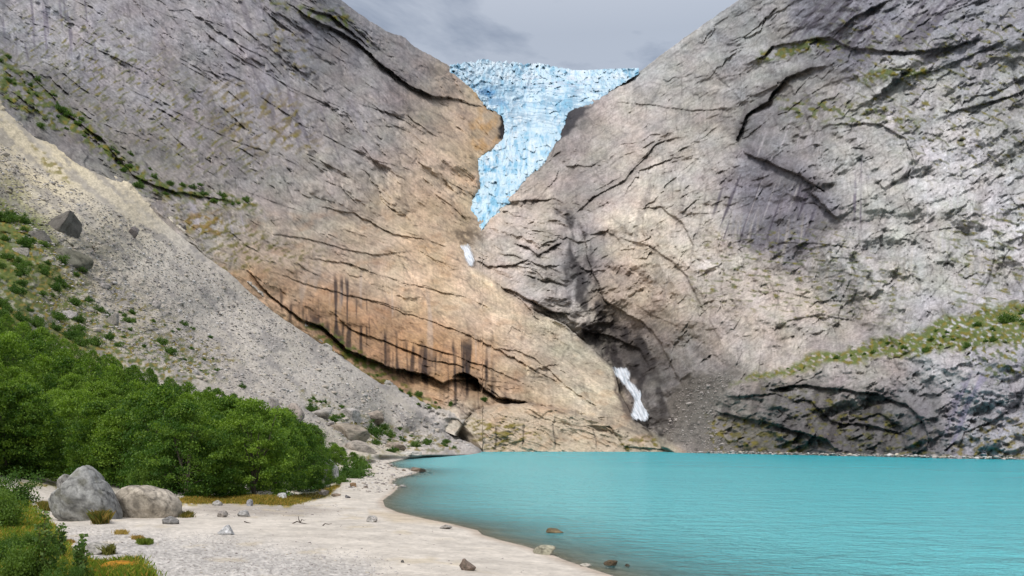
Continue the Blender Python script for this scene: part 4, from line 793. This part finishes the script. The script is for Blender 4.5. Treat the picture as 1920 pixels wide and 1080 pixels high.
while k < 110:
    x = rg.uniform(0, 900); y = rg.uniform(250, 846)
    if not in1(x, y, SCREE) or (rg.random() > .25 and not (y > 620+.25*x-60)): continue
    g = gpt(x, y); s = rg.uniform(6, 15)*rg.uniform(.6, 1)*g[1]/F; o = link('scree_boulder', SPM[k % 8], loc=(g[0], g[1], g[2]+.1*s), rz=rg.uniform(0, 6), scale=(s*.6, s*.6, s*.36), label='grey angular block lying loose on the scree slope', cat='boulder', group='loose blocks on the scree slope'); k += 1
def scatter(name, n, sampler, size, cols, mat, label, squash=.6, lod=1, seed=1):
    rs = np.random.RandomState(seed); protos = [cut_rock(lod, 700+q, 8, .45, .85) for q in range(6)]; Vs, Fs, Cs = [], [], []; off = 0; nv = len(protos[0][0]); m_ = 0
    while m_ < n:
        p = sampler(rs)
        if p is None: continue
        V, Fc = protos[rs.randint(6)]; a = rs.uniform(0, 6.28); s = size(rs, p)/2; c, d = math.cos(a), math.sin(a); W = V*np.array([s*rs.uniform(.8, 1.4), s, s*squash*rs.uniform(.7, 1.2)])
        W = np.stack([W[:, 0]*c-W[:, 1]*d, W[:, 0]*d+W[:, 1]*c, W[:, 2]], -1)+p+np.array([0, 0, s*.1]); Vs.append(W); Fs.append(Fc+off); off += nv
        Cs.append(np.tile(lin(cols[rs.randint(len(cols))])*.62*rs.uniform(.8, 1.15), (nv, 1))); m_ += 1
    return link(name, mesh_np(name, np.concatenate(Vs), np.concatenate(Fs), mat, np.concatenate(Cs)), kind='stuff', label=label)
def batch(poly, n, seed, bias=None):        # points sampled in a photo-plane polygon
    rs = np.random.RandomState(seed); p = np.array(poly); out = []
    while len(out) < n:
        x = rs.uniform(p[:, 0].min(), p[:, 0].max(), 4000); y = rs.uniform(p[:, 1].min(), p[:, 1].max(), 4000); m_ = inpoly(x, y, poly)
        if bias is not None: m_ &= rs.rand(4000) < bias(x, y)
        out += list(zip(x[m_], y[m_]))
    return np.array(out[:n])
def from_pts(pts, fn):
    it = iter(pts); return lambda rs: fn(*next(it))
GREYS = [(212, 206, 200), (196, 188, 182), (176, 168, 162), (218, 208, 190), (164, 156, 150), (224, 220, 216)]
pts = batch(SCREE, 11000, 5, lambda x, y: .25+.75*ss(-60, 90, y-(150+.75*x))); 
scatter('scree_stones', 11000, from_pts(pts, gpt), lambda rs, p: p[1]/F*min(9, 1.9+rs.exponential(1.35)), GREYS, M_farstone, 'countless loose grey stones covering the scree slope', seed=3)
bp = batch([(690, 862), (800, 874), (810, 890), (740, 900), (750, 915), (700, 925), (640, 915), (690, 890)], 420, 6)
scatter('beach_stones', 420, from_pts(bp, gpt), lambda rs, p: p[1]/F*min(9, 1.8+rs.exponential(1.6)), GREYS+[(120, 104, 88)], M_farstone, 'small stones strewn along the narrow stony part of the beach', seed=4)
bp = np.concatenate([batch([(120, 985), (420, 1000), (700, 1030), (760, 1079), (100, 1079)], 3600, 7), batch([(330, 955), (420, 938), (640, 945), (640, 965), (400, 972)], 700, 8), batch([(240, 985), (650, 960), (880, 1000), (1100, 1079), (700, 1079)], 500, 9)])
scatter('pebbles', len(bp), from_pts(bp, gpt), lambda rs, p: min(.09, .012+rs.exponential(.010))*(1+.4*(p[1] > 30)), GREYS, M_farstone, 'fine grey gravel scattered over the sand', seed=5)
fp = batch([(1285, 845), (1400, 846), (1640, 851), (1900, 856), (1900, 861), (1640, 856), (1400, 852), (1290, 850)], 700, 10)
scatter('shore_stones', 700, from_pts(fp, lambda x, y: np.array([(x-960)/F*(yy := F*CH/(float(shoreY(x))-HY)), yy-2+rgs.uniform(-3, 1), (float(shoreY(x))-y)/F*yy]) if True else None) if False else from_pts(fp, lambda x, y: (lambda yy: np.array([(x-960)/F*yy, yy-1.5, max(0.0, (float(shoreY(x))-y)/F*yy*.8)]))(F*CH/(float(shoreY(x))-HY)*.985)), lambda rs, p: p[1]/F*(2+rs.exponential(1.8)), GREYS, M_farstone, 'pale stones lining the far shore below the cliff', seed=6)

fp = batch([(1270, 735), (1300, 712), (1365, 697), (1376, 706), (1340, 765), (1335, 800), (1375, 843), (1300, 846), (1240, 818), (1262, 775)], 900, 12)
scatter('fan_stones', 900, from_pts(fp, rpt), lambda rs, p: p[1]/F*(1.6+rs.exponential(1.6)), GREYS[1:3]+GREYS[4:5], M_farstone, 'loose grey rubble on the fan between the gorge and the dark outcrop', seed=8)

# ------------------------------------------------------------------ falling water
def water_sheet(name, poly, label, lift, seed, rgb=(226, 232, 238)):
    p = np.array(poly, float); r = Ras(p[:, 0].min()-6, p[:, 0].max()+6, p[:, 1].min()-6, p[:, 1].max()+6, .7); d, _, _ = pdist(r.X, r.Y, poly+[poly[0]])
    s = np.where(inpoly(r.X, r.Y, poly), d, -d)+2.6*fbm((r.X-.45*r.Y)/3.2, r.Y/12, 3, seed)
    cxm, cym = p[:, 0].mean(), p[:, 1].mean(); yy = np.linspace(r.ys[0], r.ys[-1], 14); mid = []
    for q in yy:
        xs_ = r.X[0][(s[min(int((q-r.y0)/r.st), s.shape[0]-1)] > 0)]; xq = xs_.mean() if len(xs_) else cxm
        mid.append(np.median([rpt(xq+e, q)[1] for e in (-6, -3, 0, 3, 6)]))
    mid = np.array(mid); ft = np.polyfit(yy, mid, 1); fit = np.polyval(ft, yy); off_ = np.percentile(fit-mid, 85); Yb = np.polyval(ft, r.Y)-off_; h = lift+1.6*np.sqrt(np.clip(s+2.4, 0, 20))+.9*ridged((r.X-.45*r.Y)/6, r.Y/20, 2, seed+1)+1.0*fbm(r.X/9, r.Y/9, 2, seed+2)
    D_ = 1/(Yb*(1-h/F)); Cc = np.ones(r.X.shape+(1,))*lin(rgb)*.8; k = ss(.0, .5, fbm((r.X-.45*r.Y)/3.5, r.Y/16, 3, seed+5))*.6; Cc = Cc*(1-k[..., None])+k[..., None]*lin((150, 172, 186))*.8
    al = ss(-2.6, 3.4, s+1.6*fbm((r.X-.45*r.Y)/2.6, r.Y/12, 3, seed+31))*(.72+.28*ss(-.5, .3, fbm((r.X-.45*r.Y)/3, r.Y/18, 2, seed+41)))
    grid_obj(name, world(r.X, r.Y, D_), (al > .02)[:-1, :-1], np.concatenate([Cc, al[..., None]], -1), M_foam, label=label, cat='waterfall', smooth=True)
water_sheet('waterfall', [(1150, 689), (1162, 690), (1176, 690), (1181, 700), (1180, 712), (1195, 728), (1208, 742), (1211, 755), (1219, 767), (1217, 778), (1211, 789), (1190, 786), (1183, 778), (1187, 764), (1190, 752), (1184, 738), (1173, 724), (1163, 712), (1154, 702)], 'broad white waterfall tumbling out of the dark gorge towards the lake', 7, 2001)
water_sheet('waterfall', [(863, 461), (878, 458), (883, 470), (889, 484), (887, 498), (879, 498), (871, 482)], 'small white waterfall just below the tip of the glacier', 5, 2011)

# ------------------------------------------------------------------ vegetation
print('plants', round(time.time()-T0, 1))
def leaves_mesh(name, P_, size, colr, rs, mat, droop=.3, wid=.42):
    n = len(P_); d = rs.normal(size=(n, 3)); d[:, 2] -= droop; d /= np.linalg.norm(d, axis=1)[:, None]; u = rs.normal(size=(n, 3)); w_ = np.cross(d, u); w_ /= np.linalg.norm(w_, axis=1)[:, None]; s = (size*rs.uniform(.7, 1.3, n))[:, None]
    V = np.stack([P_, P_+d*s*.5+w_*s*wid, P_+d*s, P_+d*s*.5-w_*s*wid], 1).reshape(-1, 3)
    return mesh_np(name, V, np.arange(4*n).reshape(n, 4), mat, np.repeat(colr, 4, 0))
def tube(path, r0, r1, sides=6):
    p = np.array(path, float); n = len(p); V, Fc = [], []
    for k in range(n):
        t_ = p[min(k+1, n-1)]-p[max(k-1, 0)]; t_ /= np.linalg.norm(t_)+1e-9; a = np.cross(t_, (0, 1, 0) if abs(t_[1]) < .9 else (1, 0, 0)); a /= np.linalg.norm(a); b_ = np.cross(t_, a); r = r0+(r1-r0)*k/(n-1)
        for q in range(sides): an = 2*math.pi*q/sides; V.append(p[k]+r*(math.cos(an)*a+math.sin(an)*b_))
    for k in range(n-1):
        for q in range(sides): q2 = (q+1) % sides; Fc.append((k*sides+q, k*sides+q2, (k+1)*sides+q2, (k+1)*sides+q))
    return np.array(V), np.array(Fc)
def join(parts):
    Vs, Fs, o = [], [], 0
    for V, Fc in parts: Vs.append(V); Fs.append(Fc+o); o += len(V)
    return np.concatenate(Vs), np.concatenate(Fs)
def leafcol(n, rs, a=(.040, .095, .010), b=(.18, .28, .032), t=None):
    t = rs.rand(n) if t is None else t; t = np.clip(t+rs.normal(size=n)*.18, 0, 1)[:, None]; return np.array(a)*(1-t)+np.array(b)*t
def tree_proto(seed, h=5.5, rad=2.3, leaf=.125, per=100, clumps=165, tone=0.0):
    rs = np.random.RandomState(seed); parts = []; tips = []
    for k in range(rs.randint(3, 6)):
        a = rs.uniform(0, 6.28); lean = rs.uniform(.1, .75)*rad; top = h*rs.uniform(.68, .93); path = []
        for q in range(7):
            t_ = q/6; path.append((math.cos(a)*lean*t_**1.3+rs.normal()*.06, math.sin(a)*lean*t_**1.3+rs.normal()*.06, top*t_-.15))
        parts.append(tube(path, .075, .018)); tips.append(path[-1])
        for q in range(7):
            t_ = rs.uniform(.12, .9); i = int(t_*6); b0 = np.array(path[i]); an = rs.uniform(0, 6.28); L = rad*rs.uniform(.35, .75)*(1.15-t_*.7)
            e_ = b0+np.array([math.cos(an)*L, math.sin(an)*L, L*rs.uniform(.15, .6)]); parts.append(tube([b0, (b0+e_)/2+(0, 0, .08), e_], .025, .006, 4)); tips.append(e_)
    V, Fc = join(parts); cc = np.tile(lin((120, 112, 98))*.5, (len(V), 1)); wood = mesh_np('trunk', V, Fc, M_bark, cc)
    tips = np.array(tips); cl = []
    while len(cl) < clumps:
        th = rs.uniform(0, 6.28); z = rs.uniform(.0, 1.0); prof = (np.sin(np.pi*min(1, (z*.86+.14))**.85))**.6*(1 if z > .12 else 1.12); r = rad*prof*rs.uniform(.55, 1.0)**.5*(1+.22*math.sin(3*th+seed)+.15*math.sin(5*th+z*7+seed))
        cl.append((math.cos(th)*r, math.sin(th)*r, z*h))
    cl = np.concatenate([np.array(cl), tips]); n = len(cl)*per; ci = np.repeat(np.arange(len(cl)), per); P_ = cl[ci]+rs.normal(size=(n, 3))*np.array([.25, .25, .11])*rs.uniform(.7, 1.25, len(cl))[ci][:, None]; P_[:, 2] = np.maximum(P_[:, 2]-.12*np.hypot(*(P_-cl[ci])[:, :2].T), .03)
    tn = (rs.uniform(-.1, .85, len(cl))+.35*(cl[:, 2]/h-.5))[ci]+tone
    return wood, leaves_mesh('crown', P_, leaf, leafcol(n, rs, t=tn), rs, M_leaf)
TP = [tree_proto(40+k, 5.6, 2.3+.2*(k % 3), tone=(-.25, 0, .15, -.1, .3)[k % 5]) for k in range(6)]
TPb = [tree_proto(60+k, 5.6, 2.3, .19, 24, 200, tone=(0, .25, -.2)[k]) for k in range(3)]
def tree(g, h, proto, rz, label, group=None, sx=1.0):
    e = bpy.data.objects.new('tree', None); col.objects.link(e); e.location = g; e.rotation_euler.z = rz; s = h/5.6; e.scale = (s*sx, s*sx, s*1.06); e['label'] = label; e['category'] = 'tree'
    if group: e['group'] = group
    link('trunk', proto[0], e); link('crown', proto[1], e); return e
TOPL = [(-300, 520), (0, 592), (60, 612), (110, 632), (180, 665), (240, 688), (300, 702), (400, 737), (480, 762), (560, 800), (610, 826), (650, 842), (678, 856), (700, 872)]
BOTL = [(-300, 900), (0, 896), (120, 903), (200, 915), (300, 928), (345, 934), (440, 931), (540, 928), (590, 920), (612, 908), (640, 900), (700, 892)]
topy = lambda x: np.interp(x, *np.array(TOPL).T); boty = lambda x: np.interp(x, *np.array(BOTL).T)
rg = random.Random(5)
FRONT = {0: 'dark green bushy tree at the far left end of the thicket', 1: 'green leafy tree in the front row left of the tall pointed boulder', 2: 'leafy tree directly behind the left shoulder of the tall pointed boulder', 3: 'leafy tree rising behind the gap between the two large boulders', 4: 'leafy tree directly behind the long tan boulder',
         5: 'leafy tree just right of the long tan boulder beside a dark gap', 6: 'dense tree in the front row above the left end of the yellow grass', 7: 'dense tree in the front row above the small flat stone', 8: 'dense tree in the front row above the upright grey stone in the yellow grass', 9: 'full green tree in the front row above the middle of the yellow grass',
         10: 'full green tree in the front row left of the white domed stone', 11: 'green tree directly above the white domed stone', 12: 'green tree between the white domed stone and the brown grey domed stone', 13: 'bushy tree above the brown grey domed stone', 14: 'lower bushy tree beside the tall white streaked boulder', 15: 'low bushy tree at the right end of the thicket by the water'}
xi = 0; x = 14.0
while x < 690:
    by = boty(x)+rg.uniform(-5, 1)-4; g = gpt(x, by); m_ = g[1]/F; hmax = (by-topy(x))*m_; h = min(rg.uniform(4.4, 5.6), hmax*1.0); w_ = .95
    if x > 560: h = min(h, hmax*.95); w_ = .8
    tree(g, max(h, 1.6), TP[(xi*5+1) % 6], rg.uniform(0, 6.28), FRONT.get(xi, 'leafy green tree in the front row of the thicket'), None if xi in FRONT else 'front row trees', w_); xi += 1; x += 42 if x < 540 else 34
for r_ in range(1, 9):
    x = -190+rg.uniform(0, 40)
    while x < 660:
        by = boty(x)-r_*(27+.02*(600-x))-rg.uniform(-8, 8); g = gpt(x, by); m_ = g[1]/F; av = (by-topy(x))*m_
        if av > 1.5: tree(g, min(rg.uniform(4.3, 6.2), av*rg.uniform(.84, 1.13)), (TP if r_ < 3 else TPb)[rg.randrange(6 if r_ < 3 else 3)], rg.uniform(0, 6.28), 'leafy green tree deep in the thicket behind its front row', 'trees inside the thicket', rg.uniform(.62, 1.0))
        x += rg.uniform(.75, 1.15)*2.6/m_
def shrub_proto(seed, leaf=.10, n=1500, h=1.0, tone=0., a=(.04, .095, .014), b=(.11, .18, .028)):
    rs = np.random.RandomState(seed); cl = rs.normal(size=(26, 3))*np.array([.36, .36, .24]); cl[:, 2] = np.abs(cl[:, 2])*1.1+.12; ci = rs.randint(0, 26, n); P_ = cl[ci]+rs.normal(size=(n, 3))*np.array([.13, .13, .10]); P_[:, 2] = np.maximum(P_[:, 2], 0)
    return leaves_mesh('shrub', P_, leaf, leafcol(n, rs, a, b, t=rs.uniform(.05, .85, 26)[ci]+tone), rs, M_leaf)
SH = [shrub_proto(80+k, tone=(-.2, 0, .15, -.1)[k]) for k in range(4)]
SHf = [shrub_proto(90+k, .055, 7000, tone=(.1, .3, 0)[k]) for k in range(3)]
def shrub(px, py, s, label, group=None, pr=None, i=[0]):
    g = at_ground(px, py); i[0] += 1; sc_ = s*g[1]/F; pr = pr or SH
    return link('shrub', pr[i[0] % len(pr)], loc=(g[0], g[1]-.1*sc_, g[2]-.08*sc_), rz=rg.uniform(0, 6), scale=(sc_*.62, sc_*.62, sc_*rg.uniform(.62, .9)), label=label, cat='shrub', group=group)
for px, py, s, l in [(117, 492, 30, 'dark shrub on top of the long mossy boulder'), (152, 508, 30, 'dark green shrub at the right end of the long mossy boulder'), (143, 572, 30, 'left one of the paired dark shrubs on the middle slope'), (167, 566, 18, 'right one of the paired dark shrubs on the middle slope'), (186, 584, 20, 'round dark shrub just below the paired dark shrubs'),
                     (240, 604, 22, 'long dark shrub above the bright grass on the middle slope'), (247, 588, 15, 'small shrub right above the long dark shrub'), (206, 637, 24, 'green shrub near the upright pale boulder'), (224, 650, 18, 'bright low shrub right of a white stone'), (304, 646, 24, 'dark shrub above another on the lower scree'), (320, 664, 28, 'wide dark shrub below the other on the lower scree'),
                     (150, 604, 26, 'spreading shrub beside the pale angular boulder'), (345, 610, 14, 'small shrub left of its neighbour on the upper scree'), (361, 618, 12, 'small shrub right of its neighbour on the upper scree'), (395, 634, 12, 'tiny lone shrub on the scree'), (585, 772, 30, 'green shrub between the upright pinkish and the pale slanting boulder'), (625, 790, 24, 'shrub behind the broad smooth tan boulder'),
                     (665, 782, 24, 'shrub growing over the whitish slab'), (640, 765, 14, 'small shrub on the scree above the whitish slab'), (700, 816, 36, 'large dark shrub right of the broad smooth tan boulder'), (716, 804, 26, 'taller dark shrub on top of the shrub cluster above the beach'), (728, 818, 26, 'dark shrub at the right side of the shrub cluster above the beach'),
                     (705, 834, 20, 'small shrub beside the wide low boulder'), (735, 848, 20, 'green shrub above the brownish boulder by the beach'), (780, 838, 26, 'yellow green shrub at the lake edge of the slope'), (672, 866, 26, 'green shrub beside the right end of the thicket'), (684, 878, 26, 'lowest green shrub right of the thicket end'), (654, 896, 54, 'rounded bush right of the tall white streaked boulder'), (673, 892, 50, 'bush closing the thicket on the lake side'), (640, 904, 34, 'low bush at the foot of the tall white streaked boulder'),
                     (800, 834, 20, 'olive shrub near the water right of the yellow green one'), (455, 728, 16, 'small shrub on the scree above the thicket middle'), (553, 778, 22, 'shrub growing at the foot of the upright pinkish boulder'), (785, 742, 18, 'dark shrub under the orange overhang'), (908, 752, 16, 'shrub at the right end of the cave below the overhang'),
                     (112, 210, 24, 'dark shrub on the upper left rock ledge'), (130, 220, 24, 'dark shrub right of another on the upper left ledge'), (148, 234, 20, 'lowest of the dark shrubs on the upper left ledge'), (76, 240, 20, 'shrub at the top edge of the left scree'), (262, 352, 20, 'shrub on the left part of the green rock ledge'), (290, 334, 18, 'shrub in the middle of the green rock ledge'), (462, 378, 18, 'shrub at the right end of the green rock ledge'),
                     (1886, 606, 34, 'large dark bush on the grassy terrace at the right edge'), (1862, 640, 20, 'bush below the large dark one on the terrace'), (1812, 652, 18, 'round bush at the lower rim of the grassy terrace'), (1735, 660, 18, 'bush at the lower rim of the terrace nearest its middle'), (1832, 612, 20, 'bush on the upper part of the grassy terrace')]:
    shrub(px, py, s, l)
for poly, n, s0, s1, l, g_ in [([(-60, 350), (40, 410), (100, 480), (150, 520), (120, 540), (60, 600), (-60, 600)], 56, 14, 34, 'green shrub in the steep bushy patch at the left edge', 'shrubs in the steep green patch'),
                               ([(-60, 560), (100, 590), (190, 650), (120, 650), (-60, 620)], 28, 18, 34, 'green shrub just above the thicket on the left slope', 'shrubs above the thicket'),
                               ([(1440, 700), (1560, 672), (1740, 625), (1920, 575), (2100, 560), (2100, 620), (1900, 640), (1700, 655), (1560, 685)], 50, 6, 14, 'low green shrub on the grassy terrace of the right wall', 'shrubs on the right terrace'),
                               ([(200, 250), (300, 330), (480, 370), (480, 390), (320, 370), (220, 320)], 20, 8, 17, 'small shrub along the green ledge of the left wall', 'shrubs along the left ledge'),
                               ([(0, 90), (160, 215), (230, 280), (200, 290), (60, 210), (0, 180)], 16, 8, 16, 'small shrub clinging to the upper left rock wall', 'shrubs on the upper left wall'),
                               ([(560, 735), (700, 790), (860, 830), (860, 842), (740, 846), (620, 800)], 34, 6, 15, 'small shrub among the boulders at the foot of the scree', 'shrubs at the scree foot'),
                               ([(200, 560), (340, 620), (460, 700), (420, 712), (300, 670), (200, 620)], 22, 6, 13, 'small shrub dotted over the middle of the scree', 'shrubs on the middle scree'),
                               ([(590, 625), (700, 695), (800, 755), (900, 755), (860, 780), (780, 760)], 14, 6, 12, 'small shrub below the orange overhang', 'shrubs below the overhang')]:
    for px, py in batch(poly, n, n):
        shrub(px, py, rg.uniform(s0, s1), l, g_)
# near plants in the lower left corner
for px, py, s, l in [(-30, 950, 120, 'big leafy bush cut by the left edge of the photo'), (8, 990, 100, 'leafy bright bush beside the path at the left edge'), (10, 940, 95, 'leafy bush above the sandy path at the left edge'), (-20, 1060, 120, 'low leafy bush in the bottom left corner'), (45, 1085, 90, 'small leafy bush at the bottom edge under the saplings'), (110, 1100, 70, 'small leafy bush at the bottom edge right of the others'), (150, 1085, 44, 'lowest small bush by the orange moss'), (62, 1030, 60, 'green bush left of the tallest sapling'), (98, 1072, 52, 'small round bush between the two taller saplings'), (30, 1035, 70, 'bright bush low at the left edge above the corner'),
                     (290, 928, 70, 'pale green bush standing behind the long tan boulder')]:
    shrub(px, py, s, l, pr=SHf)
def sapling(px, py, hpx, seed, label):
    g = gpt(px, py); m_ = g[1]/F; h = hpx*m_; rs = np.random.RandomState(seed); e = bpy.data.objects.new('sapling', None); col.objects.link(e); e.location = g; e['label'] = label; e['category'] = 'sapling'
    parts, P_ = [], []
    for k in range(3):
        a = rs.uniform(0, 6.28); top = h*(1, .8, .65)[k]; path = [(math.cos(a)*.13*h*t_*k*.7, math.sin(a)*.1*h*t_*k*.7, top*t_) for t_ in np.linspace(-.03, 1, 6)]; parts.append(tube(path, .008, .003, 5))
        for t_ in np.linspace(.12, 1, 26):
            b0 = np.array([math.cos(a)*.13*h*t_*k*.7, math.sin(a)*.1*h*t_*k*.7, top*t_]); an = rs.uniform(0, 6.28); L = .10*h*(1.1-t_)+.03; tip = b0+np.array([math.cos(an)*L, math.sin(an)*L, L*.6]); parts.append(tube([b0, tip], .003, .0015, 4)); P_ += [tip, (b0+tip)/2, tip+rs.normal(size=3)*.02, tip+rs.normal(size=3)*.03]
    V, Fc = join(parts); link('stem', mesh_np('stem', V, Fc, M_bark, np.tile(lin((120, 96, 74))*.5, (len(V), 1))), e)
    P_ = np.array(P_); link('foliage', leaves_mesh('foliage', P_, .075, leafcol(len(P_), rs, (.05, .11, .02), (.13, .19, .05)), rs, M_leaf), e)
sapling(84, 1084, 122, 1, 'tallest thin sapling with small leaves in the lower left'); sapling(113, 1050, 66, 2, 'short thin sapling between the two others'); sapling(155, 1084, 78, 3, 'thin sapling nearest the orange moss')
# grass
def blades(name, pts, hgt, cols, seed, per=9, spread=.10, **kw):
    rs = np.random.RandomState(seed); B = np.array([gpt(x, y) for x, y in pts]); B = np.repeat(B, per, 0); n = len(B); B = B+rs.normal(size=(n, 3))*np.array([spread, spread, 0]); a = rs.uniform(0, 6.28, n); L = rs.uniform(.5, 1.2, n)*hgt; ln = rs.normal(size=(n, 2))*.35*L[:, None]; w_ = np.stack([np.cos(a), np.sin(a), 0*a], -1)*.010
    w_ = w_*(B[:, 1:2]/24); T = B+np.stack([ln[:, 0], ln[:, 1], L], -1); M2 = B+np.stack([ln[:, 0]*.35, ln[:, 1]*.35, L*.6], -1)
    V = np.stack([B-w_, B+w_, M2+w_*.7, T], 1).reshape(-1, 3); cc = lin(np.array(cols)[rs.randint(0, len(cols), n)])*.62*rs.uniform(.7, 1.2, (n, 1))
    return link(name, mesh_np(name, V, np.arange(4*n).reshape(n, 4), M_grass, np.repeat(cc, 4, 0)), **kw)
YG = [(170, 182, 62), (140, 164, 50), (216, 182, 84), (118, 150, 46), (130, 158, 50)]
blades('grass', np.concatenate([batch([(-40, 930), (40, 925), (90, 980), (130, 1040), (180, 1060), (260, 1050), (285, 1085), (-40, 1085)], 3800, 21), ]), .14, YG, 22, kind='stuff', label='yellow green grass and moss in the lower left corner')
blades('grass', np.concatenate([batch([(335, 936), (400, 929), (540, 931), (600, 924), (640, 908), (615, 928), (540, 948), (440, 944), (345, 945)], 1700, 23)]), .13, [(196, 166, 74), (160, 146, 60), (120, 130, 44), (186, 150, 70)], 24, spread=.2, kind='stuff', label='strip of ochre grass along the foot of the thicket')
for px, py, n, hp, cols, l in [(188, 980, 110, .35, [(130, 120, 50), (170, 140, 70), (100, 110, 44)], 'brownish grass tuft at the right foot of the tall pointed boulder'), (272, 1019, 90, .12, [(110, 130, 44), (130, 150, 50)], 'bright green grass tuft on the sand below the tan boulder'), (88, 955, 90, .30, [(120, 124, 50), (160, 140, 66)], 'grass tuft at the left foot of the tall pointed boulder'),
                               (258, 1010, 40, .08, [(190, 156, 80)], 'ochre tuft just above the bright green one'), (350, 968, 50, .16, [(120, 120, 50), (160, 140, 66)], 'grass tuft right of the long tan boulder'), (202, 1038, 40, .2, [(130, 130, 56)], 'tuft leaning on the half buried grey stone'), (128, 1017, 40, .07, [(186, 150, 76)], 'ochre tuft left of the half buried stone'), (228, 1000, 36, .10, [(206, 176, 100)], 'faint ochre tuft on the sand between boulder and green tuft')]:
    rs = np.random.RandomState(n); w_ = 15 if hp > .15 else 13; blades('grass_tuft', np.stack([px+np.clip(rs.normal(size=n), -1.6, 1.6)*w_*.42, py+np.clip(rs.normal(size=n), -1.6, 1.6)*w_*.12], -1), hp, cols, n+3, per=10, spread=.05, label=l, cat='grass tuft')
def mound(px, py, wpx, hpx, rgb, label, seed):
    g = gpt(px, py); m_ = g[1]/F; V, Fc = ICO[4]; V = V*np.array([wpx*m_/2, wpx*m_*.45, hpx*m_*.6]); k = 1+.14*n3(ICO[4][0], 2.5, seed)+.06*n3(ICO[4][0], 9, seed+1); V = V*k[:, None]; c = np.clip(lin(rgb)[None]*.6*(1+.4*n3(ICO[4][0], 5, seed+3))[:, None], .01, .8)
    link('moss_mound', mesh_np('moss_mound', V, Fc, M_moss, c, smooth=True), loc=tuple(g), label=label, cat='moss')
mound(225, 1066, 82, 24, (196, 140, 44), 'orange moss cushion at the bottom left of the beach', 5); mound(170, 1078, 50, 16, (170, 140, 50), 'smaller olive moss cushion left of the orange one', 8)
# driftwood
def twig(pts, r0, r1, parent=None, label=None):
    V, Fc = tube(pts, r0, r1, 5); return V, Fc
def driftwood(px, py, paths, label, r=.02):
    g = gpt(px, py); m_ = g[1]/F; parts = [tube([((a-px)*m_, d_, (py-b_)*m_+.02) for a, b_, d_ in q], r, r*.35, 6) for q in paths]; V, Fc = join(parts)
    link('driftwood', mesh_np('driftwood', V, Fc, M_bark, np.tile(lin((96, 82, 72))*.5, (len(V), 1))), loc=tuple(g), label=label, cat='driftwood')
driftwood(562, 982, [[(548, 983, 0), (556, 979, .05), (563, 981, 0), (575, 984, .1), (596, 986, 0)], [(562, 981, 0), (560, 975, .02), (559, 969, .03)], [(563, 981, 0), (566, 975, -.02), (571, 977, 0)]], 'bare forked branch lying on the sand')
driftwood(612, 986, [[(605, 987, 0), (609, 983, .03), (616, 984, 0), (622, 983, 0)]], 'short crooked stick right of the forked branch')
driftwood(464, 981, [[(458, 979, 0), (464, 981, 0), (471, 983, .05)], [(456, 986, 0), (463, 986, .03)]], 'dark broken stick on the sand below two stones')
#@@END
print('done', round(time.time()-T0, 1))
